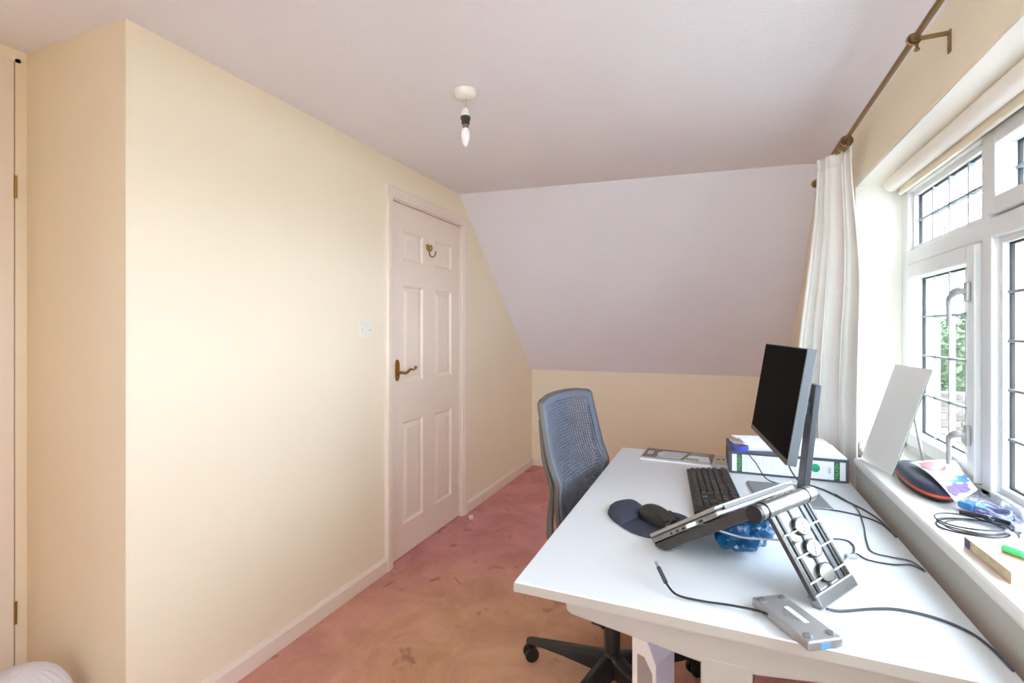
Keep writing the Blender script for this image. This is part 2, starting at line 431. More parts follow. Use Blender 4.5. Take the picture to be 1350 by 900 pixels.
def glaze(parent, y0, y1, z0, z1, ny, nz, zoff=None):
    bm = new(); box(bm, XG-.003, XG+.003, y0-.006, y1+.006, z0-.006, z1+.006); p = obj('window_pane', bm, PANE, parent)
    g = .0035
    for i in range(1, ny):
        y = y0+(y1-y0)*i/ny; lead(p, y-g, y+g, z0, z1)
    for j in range(1, nz):
        z = z0+(z1-z0)*j/nz; lead(p, y0, y1, z-g, z+g)
    bm = new()
    for a, b, c, d in ((y0-.004, y0+.004, z0-.004, z1+.004), (y1-.004, y1+.004, z0-.004, z1+.004), (y0, y1, z0-.004, z0+.004), (y0, y1, z1-.004, z1+.004)):
        box(bm, XG-.0045, XG+.0045, a, b, c, d)
    obj('glazing_seal', bm, SEAL, parent)
def sash(y0, y1, z0, z1, wl, wr, wt, wb, ny, nz, x0=.641):
    bm = new()
    box(bm, x0, XO-.01, y1-wl, y1, z0, z1); box(bm, x0, XO-.01, y0, y0+wr, z0, z1)
    box(bm, x0, XO-.01, y0+wr, y1-wl, z1-wt, z1); box(bm, x0, XO-.01, y0+wr, y1-wl, z0, z0+wb)
    s = obj('window_sash', bm, UPVC, win, bevel=.004)
    glaze(s, y0+wr, y1-wl, z0+wb, z1-wt, ny, nz)
    return s
def fixed(y0, y1, z0, z1, ny, nz):
    bm = new(); b = .016
    box(bm, .672, XO-.01, y0, y0+b, z0, z1); box(bm, .672, XO-.01, y1-b, y1, z0, z1); box(bm, .672, XO-.01, y0+b, y1-b, z0, z0+b); box(bm, .672, XO-.01, y0+b, y1-b, z1-b, z1)
    s = obj('glazing_bead', bm, UPVC, win)
    glaze(s, y0+b, y1-b, z0+b, z1-b, ny, nz)
s1 = sash(1.703, 2.247, .865, 1.515, .045, .045, .048, .045, 4, 4)
fixed(BAYS[0][0], BAYS[0][1], ZTR1, 1.79, 4, 2)
fixed(BAYS[1][0], BAYS[1][1], .862, ZTR0, 4, 5)
sash(1.068, 1.645, 1.576, 1.787, .05, .05, .04, .04, 4, 2)
fixed(BAYS[2][0], BAYS[2][1], .862, ZTR0, 4, 5)
sash(.433, 1.010, 1.576, 1.787, .05, .05, .04, .04, 4, 2)
def casement_handle(y, z, dr):
    bm = new()
    box(bm, .630, .641, y-.011, y+.011, z-.028, z+.028)
    h = obj('window_handle', bm, GREYH, s1, bevel=.004)
    bm = new()
    tube(bm, [(.634, y, z+.002), (.618, y, z+.002), (.611, y+dr*.006, z), (.609, y+dr*.022, z-.008), (.608, y+dr*.032, z-.014), (.608, y+dr*.036, z-.026), (.608, y+dr*.036, z-.06), (.608, y+dr*.037, z-.095)], .008, 8, smooth=4,
         rr=[.009, .010, .010, .0075, .007, .0065, .006, .0055])
    obj('handle_lever', bm, GREYH, h, smooth=True)
for z in (1.385, .99): casement_handle(1.727, z, 1)


# unseen window added behind the camera to brighten the room evenly
w2 = sempty('added_fill_window')
bm = new()
for a, b, c_, d in ((BX0, BX0+.05, BZ0, BZ1), (BX1-.05, BX1, BZ0, BZ1), (BX0, BX1, BZ0, BZ0+.05), (BX0, BX1, BZ1-.05, BZ1), (-.215, -.165, BZ0, BZ1)): box(bm, a, b, -1.58, -1.52, c_, d)
obj('window_frame', bm, UPVC, w2)
for a, b in ((BX0+.05, -.215), (-.165, BX1-.05)):
    bm = new(); box(bm, a, b, -1.553, -1.547, BZ0+.05, BZ1-.05); obj('window_pane', bm, PANE, w2)

# roller blind rolled up under the window head
rb = thing('roller_blind', 'cream roller blind rolled up under the head of the leaded window', 'blind', (.60, 1.08, 1.822))
bm = new(); tube(bm, [(0, -.66, 0), (0, 1.15, 0)], .0255, 28); obj('rolled_fabric', bm, mat('cream_blind_fabric', '#EFEADF', .7, var=.01), rb, smooth=True)
bm = new(); box(bm, .021, .0235, -.65, 1.13, -.036, .004); obj('hanging_fabric', bm, mat('cream_blind_cloth', '#EBE3D0', .75), rb)
bm = new(); box(bm, .016, .028, -.65, 1.13, -.046, -.034); obj('bottom_bar', bm, mat('cream_bar', '#E8DFC9', .5), rb, bevel=.003)
for y in (-.668, 1.15):
    bm = new(); lathe(bm, [(.024, 0), (.024, .006), (.012, .010)], 20, frame_m((0, y, 0), (1, 0, 0), (0, 0, -1), (0, 1, 0))); box(bm, -.012, .012, y, y+.006, 0, .028); obj('end_bracket', bm, WHITEPL, rb)

# ------------------------------------------------------------------ curtain pole and curtain
XR, ZR = .436, 1.977
cp = thing('curtain_pole', 'thin bronze curtain pole bracketed above the window', 'curtain pole', (XR, 1.4, ZR))
bm = new(); tube(bm, [(0, -1.7, 0), (0, 1.27, 0)], .0072, 14); tube(bm, [(0, .045, 0), (0, .062, 0)], .0105, 14); obj('pole', bm, BRONZE, cp, smooth=True)
for yb in (.055, 1.08, -1.2):
    bm = new()
    box(bm, .012, .067, yb-.004, yb+.004, -.004, .004); box(bm, .0655, .069, yb-.007, yb+.007, -.046, .006)
    tube(bm, [(.013*math.cos(t), yb, .013*math.sin(t)) for t in [2*math.pi*k/16 for k in range(16)]], .003, 6, closed=True)
    lathe(bm, [(.0035, 0), (.0035, .01), (.006, .012), (.006, .016)], 10, frame_m((.006, yb, -.012), (1, 0, 0), (0, -1, 0), (0, 0, -1)))
    for zz in (-.012, -.036): lathe(bm, [(.003, 0), (.002, .002)], 8, frame_m((.0655, yb, zz), (0, 1, 0), (0, 0, 1), (-1, 0, 0)))
    obj('bracket', bm, BRONZE, cp, smooth=True)
bm = new()
lathe(bm, [(.008, 0), (.012, .008), (.008, .016), (.017, .03), (.02, .04), (.016, .052), (.006, .06), (.009, .068), (.003, .075)], 16, frame_m((0, 1.27, 0), (1, 0, 0), (0, 0, -1), (0, 1, 0)))
obj('finial', bm, BRONZE, cp, smooth=True)
bm = new(); tube(bm, [(.019*math.cos(2*math.pi*k/20), 0, .019*math.sin(2*math.pi*k/20)) for k in range(20)], .0032, 6, closed=True)
lathe(bm, [(.004, -.002), (.004, .002)], 8, frame_m((0, 0, -.023), (1, 0, 0), (0, 1, 0), (0, 0, 1)))
ring0 = obj('curtain_ring', bm, BRONZE, cp, smooth=True)
ry = [.715, .735, .755, .772, .79, .81, .835, .86, .885]
ring0.location = (0, ry[0], -.009)
for i, y in enumerate(ry[1:]): share(ring0, cp, (0, y, -.009), (0, 0, R(random.uniform(-25, 25))))

cu = thing('curtain', 'white cotton curtain gathered to the far side of the window', 'curtain', (0, 0, 0))
def sst(a, b, x):
    x = max(0, min(1, (x-a)/(b-a))); return x*x*(3-2*x)
def cpos(sv, t):
    z = 1.956-(1.956-.40)*t
    e = sst(0, .75, t)
    xl, xr = .374-.066*sst(0, .62, t), .463+.040*sst(0, .35, t)
    yr, yl = 2.135+.06*e, 2.285+.10*e
    w_ = sv+.030*math.sin(2*math.pi*2*sv+.6)
    x = xr+(xl-xr)*w_
    ph = 2*math.pi*4.6*(sv+.045*math.sin(2*math.pi*sv+1.0))+.8
    am = (.016+.022*e)*(.75+.35*math.sin(5*sv+1.2))
    y = yr+(yl-yr)*sv+am*math.sin(ph)+.006*math.sin(ph*.5+3*t)
    x += .008*math.cos(ph)*(1+e)*(1 if 0 < sv < 1 else 0)*math.sin(math.pi*sv)
    if sv < .08: y += .03*(1-sv/.08)      # the wall-side edge turns back
    x += .006*math.sin(t*5+sv*9)*e*math.sin(math.pi*sv)
    return Vector((min(x, .5005), y, z))
bm = new(); NS, NT = 170, 44
g = [[bm.verts.new(cpos(i/NS, j/NT)) for i in range(NS+1)] for j in range(NT+1)]
for a, b in zip(g, g[1:]):
    for i in range(NS): bm.faces.new((a[i], a[i+1], b[i+1], b[i]))
cloth = obj('curtain_cloth', bm, CURT, cu, smooth=True, auto=False)
so = cloth.modifiers.new('thick', 'SOLIDIFY'); so.thickness = .0025
# heading band sewn along the top, and the little woven knots
bm = new(); rows_ = []
for i in range(NS+1):
    q = [cpos(i/NS, tt)+Vector((0, -.0022, dz)) for tt, dz in ((0, .0015), (.004, 0), (.028, 0))]; rows_.append([bm.verts.new(p) for p in q])
for a, b in zip(rows_, rows_[1:]):
    for k in range(2): bm.faces.new((a[k], b[k], b[k+1], a[k+1]))
hh = obj('heading_band', bm, CURT, cu, smooth=True, auto=False); hh.modifiers.new('t', 'SOLIDIFY').thickness = .003
bm = new()
for j in range(1, 11):
    for i in range(9):
        p = cpos((i+.5+.25*(j % 2))/9.5, j*.088-.02)+Vector((0, -.003, 0))
        bmesh.ops.create_icosphere(bm, subdivisions=1, radius=.0028, matrix=Matrix.Translation(p))
obj('woven_knots', bm, CURT, cu, smooth=True, kind='stuff')

# ------------------------------------------------------------------ ceiling light
cl = thing('ceiling_light', 'bare candle bulb hanging from a white ceiling rose', 'ceiling light', (-.885, 1.655, 2.19))
bm = new(); lathe(bm, [(.043, .002), (.043, -.012), (.040, -.020), (.030, -.027), (.008, -.030)], 32); obj('ceiling_rose', bm, WHITEPL, cl, smooth=True)
bm = new(); lathe(bm, [(.006, -.028), (.005, -.034), (.0022, -.036), (.0022, -.075)], 12); obj('cord', bm, mat('pale_grey_flex', '#A9A39B', .5), cl, smooth=True)
bm = new(); lathe(bm, [(.005, -.062), (.012, -.068), (.0155, -.08), (.017, -.098)], 20); lh = obj('lamp_holder', bm, WHITEPL, cl, smooth=True)
bm = new(); lathe(bm, [(.019, -.096), (.019, -.106), (.016, -.108), (.0155, -.124), (.013, -.126)], 20); obj('holder_skirt', bm, mat('dark_green_holder', '#3A3C36', .45), lh, smooth=True)
bm = new(); lathe(bm, [(.0115, -.122), (.0115, -.138), (.0105, -.142)], 16); obj('bulb_cap', bm, mat('tarnished_cap', '#8E7F6A', .35, metal=.9, var=.2, vscale=60), cl, smooth=True)
bm = new(); lathe(bm, [(.0105, -.140), (.0155, -.150), (.0175, -.162), (.0165, -.178), (.012, -.196), (.006, -.208), (.002, -.211)], 24); obj('bulb', bm, mat('frosted_bulb', '#F6F6F4', .25), cl, smooth=True)

# ------------------------------------------------------------------ desk
DX0, DX1, DY0, DY1, DZ = -.395, .428, .955, 2.235, .75
dk = thing('desk', 'large white-topped desk on pale beige metal T-legs against the window ledge', 'desk', (.0165, 1.6, 0))
ox, oy = .0165, 1.6
bm = new(); box(bm, DX0-ox, DX1-ox, DY0-oy, DY1-oy, DZ-.022, DZ); obj('desktop', bm, DESKW, dk, bevel=.0025)
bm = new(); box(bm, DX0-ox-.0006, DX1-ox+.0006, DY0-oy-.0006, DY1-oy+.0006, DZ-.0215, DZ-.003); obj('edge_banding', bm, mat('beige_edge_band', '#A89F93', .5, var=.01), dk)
for yy in (1.03, 2.15):
    bm = new(); y = yy-oy
    poly = [(-.312, .728), (-.312, .688), (-.30, .680), (-.05, .646), (.05, .646), (.30, .680), (.312, .688), (.312, .728)]
    prism(bm, poly, y-.03, y+.03, frame_m((0, 0, 0), (1, 0, 0), (0, 0, 1), (0, 1, 0)))
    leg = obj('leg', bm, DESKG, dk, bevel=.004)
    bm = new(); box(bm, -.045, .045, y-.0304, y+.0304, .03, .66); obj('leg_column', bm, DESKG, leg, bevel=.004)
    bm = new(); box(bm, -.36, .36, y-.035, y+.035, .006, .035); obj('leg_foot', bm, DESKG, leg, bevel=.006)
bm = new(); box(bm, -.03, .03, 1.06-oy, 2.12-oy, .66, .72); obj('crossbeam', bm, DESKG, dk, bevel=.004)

# ------------------------------------------------------------------ office chair
CHX, CHY = -.345, 1.767
ch = thing('office_chair', 'office chair with perforated blue-grey back and black five-star base, pulled up to the desk', 'chair', (CHX, CHY, 0), R(-10.5))
# local: +x is the way the chair faces
T0 = Vector((-.2275, .04, 1.035)); tl = R(15.3)
def bp_(u, v):
    """u -1..1 across (y), v 0..1 down the back"""
    L = .50
    hw = .208+.012*math.sin(math.pi*min(1, v*1.1))-.012*max(0, v-.7)
    x = math.sin(tl)*L*v-.010*math.sin(math.pi*v)+.030*u*u*(1-.2*v)
    if v > .60: x += (v-.60)*(-.12)
    x += .018*math.exp(-((v-.58)/.09)**2)*(1-.5*u*u)
    z = -math.cos(tl)*L*v-.018*abs(u)**3*(1-v)
    return T0+Vector((x, u*hw, z))
NU, NV = 26, 44
bm = new()
def quadring(P, hole):
    o = [bm.verts.new(p) for p in P]
    if not hole: bm.faces.new(o); return
    c = sum(P, Vector())/4; k = .72
    i = [bm.verts.new(c+(p-c)*k) for p in P]
    for q in range(4): bm.faces.new((o[q], o[(q+1) % 4], i[(q+1) % 4], i[q]))
for a in range(NU):
    for b in range(NV):
        off = .5 if b % 2 else 0
        u0, u1 = -1+2*a/NU, -1+2*(a+1)/NU; v0, v1 = b/NV, (b+1)/NV
        edge = a < 2 or a >= NU-2 or b < 2 or b >= NV-1
        quadring([bp_(u0, v0), bp_(u1, v0), bp_(u1, v1), bp_(u0, v1)], not edge)
bmesh.ops.remove_doubles(bm, verts=bm.verts, dist=1e-5)
br = obj('backrest', bm, CHAIRG, ch, smooth=True, auto=False); br.modifiers.new('t', 'SOLIDIFY').thickness = .006
bm = new()
per = [bp_(-1, v/12) for v in range(12, -1, -1)]+[bp_(u/6-1, 0) for u in range(1, 12)]+[bp_(1, v/12) for v in range(0, 13)]
per = [p+Vector((-.008, 0, 0)) for p in per]
tube(bm, per, .0105, 8, smooth=2); obj('back_rim', bm, CHAIRF, ch, smooth=True)
for s in (-1, 1):
    bm = new()
    tube(bm, [bp_(s*.97, .12)+Vector((-.018, 0, 0)), bp_(s*.97, .4)+Vector((-.03, 0, 0)), bp_(s*.95, .62)+Vector((-.034, 0, 0)), bp_(s*.92, .8)+Vector((-.04, 0, 0)), (-.165, s*.16, .54), (-.13, s*.10, .45), (-.10, s*.05, .41)], .013, 8, smooth=4,
         rr=[.007, .009, .011, .013, .015, .016, .016])
    obj('back_support', bm, CHAIRF, ch, smooth=True)
bm = new(); pp = []
for i in range(40):
    t = 2*math.pi*i/40; c_, s_ = math.cos(t), math.sin(t)
    pp.append((.03+.235*math.copysign(abs(c_)**.6, c_), .235*math.copysign(abs(s_)**.6, s_)))
lay = []
for z, k in ((.415, .86), (.425, .97), (.45, 1), (.47, .97), (.478, .86)):
    lay.append([bm.verts.new((x*k, y*k, z-.012*max(0, (x-.12)/.12))) for x, y in pp])
for a, b in zip(lay, lay[1:]):
    for i in range(40): bm.faces.new((a[i], a[(i+1) % 40], b[(i+1) % 40], b[i]))
bm.faces.new(lay[0][::-1]); bm.faces.new(lay[-1])
obj('seat', bm, mat('black_seat_fabric', '#23211F', .95, bump=.2, bscale=600), ch, smooth=True)
bm = new(); box(bm, -.12, .12, -.07, .07, .355, .415); cyl(bm, (.05, -.07, .375), (.05, -.23, .372), .008, 8); box(bm, .03, .075, -.26, -.22, .362, .38)
obj('tilt_mechanism', bm, BLACKP, ch, bevel=.008)
bm = new(); lathe(bm, [(.026, .10), (.026, .25), (.024, .255), (.014, .256), (.014, .36)], 20); obj('gas_column', bm, BLACKS, ch, smooth=True)
bm = new(); lathe(bm, [(.022, .045), (.045, .05), (.05, .075), (.048, .105), (.034, .122), (.027, .125)], 24); obj('base_hub', bm, BLACKS, ch, smooth=True)
def wheel(bm, y, rad=.027, wd=.018):
    lathe(bm, [(rad*.55, -wd/2), (rad*.9, -wd/2), (rad, -wd/2+.004), (rad, wd/2-.004), (rad*.9, wd/2), (rad*.55, wd/2)], 20, frame_m((0, y, .0275), (1, 0, 0), (0, 0, -1), (0, 1, 0)))
for k in range(5):
    an = R(187.5+72*k); M = Matrix.Rotation(an, 4, 'Z')
    bm = new(); secs = []
    for r_, w_, zt, zb in ((.035, .030, .118, .055), (.09, .027, .112, .058), (.18, .022, .102, .066), (.27, .018, .092, .070), (.325, .017, .085, .068), (.338, .013, .080, .068)):
        secs.append([bm.verts.new(M @ Vector((r_, y, z))) for y, z in ((-w_, zb), (-w_*.95, zt-.012), (-w_*.45, zt), (w_*.45, zt), (w_*.95, zt-.012), (w_, zb))])
    for a, b in zip(secs, secs[1:]):
        for i in range(6): bm.faces.new((a[i], a[(i+1) % 6], b[(i+1) % 6], b[i]))
    bm.faces.new(secs[0][::-1]); bm.faces.new(secs[-1])
    lg = obj('leg', bm, BLACKS, ch, smooth=True)
    bm = new(); wheel(bm, -.0145); wheel(bm, .0145); box(bm, -.018, .012, -.004, .004, .025, .056); tube(bm, [(-.012, 0, .03), (-.012, 0, .075)], .006, 10)
    cs = obj('caster', bm, BLACKP, lg, smooth=True)
    cs.location = M @ Vector((.322, 0, 0)); cs.rotation_euler = (0, 0, an+R([40, -20, 65, 10, -50][k]))

# ------------------------------------------------------------------ monitor
def plane_axes(yaw, tilt):
    e = Vector((math.sin(yaw), -math.cos(yaw), 0)); u = Vector((math.cos(yaw)*math.sin(tilt), math.sin(yaw)*math.sin(tilt), math.cos(tilt)))
    return e, u, e.cross(u).normalized()
mo = thing('monitor', 'black flat-screen monitor tilted back on a grey stand', 'monitor', (.20, 1.79, .75))
e, u, n = plane_axes(.101, .158)
if n.x > 0: n = -n         # n points out of the screen, towards the chair
Cm = Vector((.172, 1.791, 1.071))-Vector((.20, 1.79, .75))
M = frame_m(Cm, e, u, -n)   # +z is backwards
W2, H2 = .27, .1615
bm = new(); box(bm, -W2, W2, -H2, H2, .0015, .026, M); obj('monitor_body', bm, MIDG, mo, bevel=.002)
bm = new(); box(bm, -W2+.003, W2-.003, -H2+.016, H2-.003, 0, .004, M); obj('screen', bm, SCREEN, mo)
bm = new(); box(bm, -W2+.001, W2-.001, -H2, -H2+.0155, -.0005, .004, M); obj('lower_bezel', bm, mat('dark_brown_bezel', '#3B3633', .4), mo)
bm = new(); box(bm, -.15, .15, -.1, .1, .026, .045, M); obj('back_cover', bm, DGREY, mo, bevel=.008)
bm = new()
t_ = Vector((.075+.01, -.005, .36)); b_ = Vector((.038+.01, -.012, .004))
ax = (t_-b_).normalized(); sd = Vector((.1, -.99, 0)).normalized(); nn = ax.cross(sd).normalized()
box(bm, -.035, .035, 0, (t_-b_).length, -.009, .009, frame_m(b_, sd, ax, nn)); obj('stand_neck', bm, DGREY, mo, bevel=.003)
bm = new(); box(bm, -.012, .012, .26, .30, .009, .09, frame_m(b_, sd, ax, -nn if nn.x > 0 else nn)); obj('tilt_arm', bm, DGREY, mo)
bm = new(); box(bm, -.095, .105, -.115, .105, 0, .008, Matrix.Rotation(R(6), 4, 'Z')); obj('stand_base', bm, mat('grey_stand_base', '#7E8084', .4, metal=.2), mo, bevel=.004)

# ------------------------------------------------------------------ keyboard
kx = Vector((.044, -.449, 0)).normalized()     # along the long side, towards the camera (user's right)
kb = thing('keyboard', 'black full-size keyboard lying in front of the monitor', 'keyboard', (-.0135, 1.72, .75))
ky = Vector((-kx.y, kx.x, 0))                  # from the user towards the monitor
if ky.x < 0: ky = -ky
rise = math.atan2(.012, .14)
kyt = (ky*math.cos(rise)+Vector((0, 0, math.sin(rise)))).normalized(); kz = kx.cross(kyt).normalized()
if kz.z < 0: kz = -kz
K = frame_m((0, 0, .008), kx, kyt, kz)
bm = new(); box(bm, -.225, .225, -.068, .072, -.001, .011, K); obj('keyboard_case', bm, BLACKP, kb, bevel=.003)
for s in (-1, 1):
    bm = new(); box(bm, s*.19-.015, s*.19+.015, .05, .06, -.012, 0, K); obj('foot', bm, BLACKP, kb)
KEYM = mat('dark_brown_keys', '#2E2622', .5, var=.1, vscale=40)
def keymesh(w):
    bm = new(); a, b, h = w/2-.0011, .0083, .0065
    lo = [bm.verts.new(K.to_3x3() @ Vector(p)) for p in ((-a, -b, 0), (a, -b, 0), (a, b, 0), (-a, b, 0))]
    hi = [bm.verts.new(K.to_3x3() @ Vector(p)) for p in ((-a+.002, -b+.0018, h), (a-.002, -b+.0018, h), (a-.002, b-.0022, h), (-a+.002, b-.0022, h))]
    bm.faces.new(hi)
    for i in range(4): bm.faces.new((lo[i], lo[(i+1) % 4], hi[(i+1) % 4], hi[i]))
    return bm
kcache = {}
def key(x, y, w, lab=True):
    p = K @ Vector((x+w/2, y, .011))
    kk = round(w, 4)
    if kk not in kcache:
        o = obj('key', keymesh(w), KEYM, kb); o.location = p; kcache[kk] = o
    else: share(kcache[kk], kb, p)
U = .019
rowsK = [(.055, [1, None, 1, 1, 1, 1, .5, 1, 1, 1, 1, .5, 1, 1, 1, 1]), (.028, [1]*13+[2]), (.009, [1.5]+[1]*12+[1.5]), (-.010, [1.75]+[1]*11+[2.25]), (-.029, [2.25]+[1]*10+[2.75]), (-.048, [1.25]*3+[6.25]+[1.25]*4)]
for y, ws in rowsK:
    x = -.217
    for wd in ws:
        if wd is None: x += U; continue
        if wd == .5: x += .5*U; continue
        key(x, y, wd*U); x += wd*U
for y in (.055, .028, .009):
    for i in range(3): key(-.217+15.25*U+i*U, y, U)
key(-.217+16.25*U, -.029, U)
for i in range(3): key(-.217+15.25*U+i*U, -.048, U)
for y, c_ in ((.028, 4), (.009, 3), (-.010, 3), (-.029, 3)):
    for i in range(c_): key(-.217+18.55*U+i*U, y, U)
key(-.217+18.55*U, -.048, 2*U); key(-.217+20.55*U, -.048, U)

# ------------------------------------------------------------------ mouse mat + mouse
mm = thing('mouse_mat', 'navy mouse mat with a padded wrist rest, lying under the mouse', 'mouse mat', (-.18, 1.41, .75))
ol = [(-.294, 1.435), (-.282, 1.487), (-.242, 1.525), (-.207, 1.498), (-.177, 1.437), (-.152, 1.468), (-.115, 1.486), (-.079, 1.466), (-.060, 1.42), (-.083, 1.365), (-.118, 1.312), (-.148, 1.285), (-.194, 1.293), (-.241, 1.332), (-.28, 1.385)]
cur = catmull([(x+.18, y-1.41, 0) for x, y in ol], 5, True)
bm = new(); prism(bm, [(p.x, p.y) for p in cur], 0.0002, .004); obj('mat_base', bm, NAVY, mm, bevel=.001)
bm = new()
wr = catmull([(x+.18, y-1.41, 0) for x, y in [(-.292, 1.437), (-.281, 1.485), (-.242, 1.521), (-.210, 1.496), (-.192, 1.45), (-.20, 1.40), (-.225, 1.352), (-.245, 1.340), (-.278, 1.388)]], 5, True)
cxy = sum(wr, Vector())/len(wr); lay = []
for k, z in ((1, .004), (.97, .012), (.85, .018), (.6, .021), (.25, .022)):
    lay.append([bm.verts.new((cxy.x+(p.x-cxy.x)*k, cxy.y+(p.y-cxy.y)*k, z)) for p in wr])
for a, b in zip(lay, lay[1:]):
    for i in range(len(wr)): bm.faces.new((a[i], a[(i+1) % len(wr)], b[(i+1) % len(wr)], b[i]))
bm.faces.new(lay[-1]); obj('wrist_rest', bm, NAVY, mm, smooth=True, auto=False)
ms = thing('computer_mouse', 'black computer mouse resting on the navy mat', 'mouse', (-.152, 1.393, .7545), R(-40))
def mouse_shell(zc, x0, x1, wmax, hmax, z0):
    bm = new(); lay = []
    N, Mv = 22, 14
    for i in range(N+1):
        t = i/N; x = x0+(x1-x0)*t
        wd = wmax*math.sin(math.pi*(.06+.88*t))**.45*(1-.12*math.sin(math.pi*t))
        ht = hmax*(math.sin(math.pi*(.05+.78*t**.8+.02)))**.7
        lay.append([bm.verts.new((x, wd*math.cos(math.pi*j/Mv), z0+ht*math.sin(math.pi*j/Mv)**.75)) for j in range(Mv+1)])
    for a, b in zip(lay, lay[1:]):
        for j in range(Mv): bm.faces.new((a[j], b[j], b[j+1], a[j+1]))
        bm.faces.new((a[0], a[-1], b[-1], b[0]))
    bm.faces.new(lay[0]); bm.faces.new(lay[-1][::-1]); return bm
obj('mouse_shell', mouse_shell(0, -.062, .062, .034, .042, .002), mat('dark_brown_mouse', '#2C2724', .38), ms, smooth=True)
bm = new(); lathe(bm, [(.006, -.0035), (.010, -.0025), (.010, .0025), (.006, .0035)], 16, frame_m((.034, 0, .024), (1, 0, 0), (0, 0, -1), (0, 1, 0))); obj('scroll_wheel', bm, GREYH, ms, smooth=True)
bm = new(); tube(bm, [(.055, -.022, .010), (.064, -.010, .011), (.066, 0, .011), (.064, .010, .011), (.055, .022, .010)], .0035, 8, smooth=4); obj('front_trim', bm, mat('glossy_silver_trim', '#C9CCD6', .15, metal=.8), ms, smooth=True)
for s in (-1, 1):
    bm = new(); box(bm, .012, .05, s*.018-.011, s*.018+.011, .02, .0265, Matrix.Rotation(R(14), 4, 'Y') @ Matrix.Translation((0, 0, .012))); obj('button', bm, BLACKP, ms, bevel=.003)

# ------------------------------------------------------------------ laptop and its stand
av = Vector((math.cos(R(57)), math.sin(R(57)), 0)); nv = Vector((-av.y, av.x, 0))    # along the hinge; towards the user
al = R(34.5)
dv = nv*math.cos(al)-Vector((0, 0, 1))*math.sin(al)     # down the slope
uv = nv*math.sin(al)+Vector((0, 0, 1))*math.cos(al)     # out of the lid
Rc = Vector((-.006, 1.142, .900))                        # rear near corner, lid top
FT = Vector((.2205, 1.1455, .75)); HC = Vector((.131, 1.168, .918))
B0 = Vector((.05, 1.25, .75))
lp = thing('laptop', 'closed silver laptop lying on the tilted aluminium stand', 'laptop', B0)
Lm = frame_m(Rc-B0, av, dv, uv)                         # x along the rear edge, y down the slope, z out
bm = new(); box(bm, 0, .33, 0, .2138, -.009, 0, Lm); obj('lid', bm, SILVER, lp, bevel=.003)
bm = new(); box(bm, 0, .33, -0.0 + .002, .2138, -.022, -.0105, Lm); bs = obj('laptop_base', bm, SILVERD, lp, bevel=.003)
bm = new(); box(bm, .004, .326, .004, .212, -.0106, -.0088, Lm); obj('lid_gap', bm, BLACKP, lp)
bm = new(); box(bm, .03, .30, -.002, .004, -.0125, -.004, Lm); obj('hinge_strip', bm, mat('dark_hinge', '#55524F', .35, metal=.6), lp)
for yy, ln in ((.05, .012), (.105, .009), (.125, .007), (.145, .006)):
    bm = new(); box(bm, -.0006, .006, yy-ln/2, yy+ln/2, -.0195, -.0145, Lm); obj('port', bm, BLACKP, bs)
bm = new(); box(bm, -.02, .004, .064, .078, -.021, -.0125, Lm); obj('usb_plug', bm, WHITEPL, lp, bevel=.001)

st = thing('laptop_stand', 'folding aluminium laptop stand with a slotted leg and round knobs', 'laptop stand', B0)
# sloping tray under the laptop
Tm = frame_m(Rc-B0-uv*.0245, av, dv, uv)
bm = new()
TP = [(-.066, 0), (.2145, 0), (.2145, -.005), (.200, -.016), (.186, -.021), (-.066, -.024)]
for a_, b_ in ((.004, .05), (.20, .246)):
    prism(bm, TP, a_, b_, Tm @ frame_m((0, 0, 0), (0, 1, 0), (0, 0, 1), (1, 0, 0)))
box(bm, .05, .20, .06, .11, -.009, 0, Tm)
tr = obj('tray', bm, GUN, st, bevel=.002)
bm = new(); box(bm, .010, .24, .2146, .2205, -.001, .012, Tm); obj('tray_lip', bm, GUN, tr, bevel=.003)
for xx in (.028, .222):
    bm = new(); box(bm, xx-.018, xx+.018, .170, .190, -.0262, -.020, Tm); obj('rubber_foot', bm, SILVERD, tr, bevel=.004)
# hinge barrel
Hn = HC-B0
bm = new(); tube(bm, [Hn-av*.085, Hn+av*.075], .0165, 24); hb = obj('hinge_barrel', bm, SILVER, st, smooth=True)
for a0, a1, r_, m_ in ((-.118, -.106, .017, BLACKP), (-.106, -.088, .0155, SILVER), (-.088, -.084, .0175, BLACKP), (.075, .079, .0175, BLACKP), (.079, .110, .0165, SILVER)):
    bm = new(); tube(bm, [Hn+av*a0, Hn+av*a1], r_, 24); obj('hinge_collar', bm, m_, hb, smooth=True)
for k in range(5):
    bm = new(); c_ = Hn+av*(-.05+.026*k)
    tube(bm, [c_-av*.009+uv*.0165*.9, c_+av*.009+uv*.0165*.9], .0035, 6); obj('hinge_knuckle', bm, SILVER, hb, smooth=True)
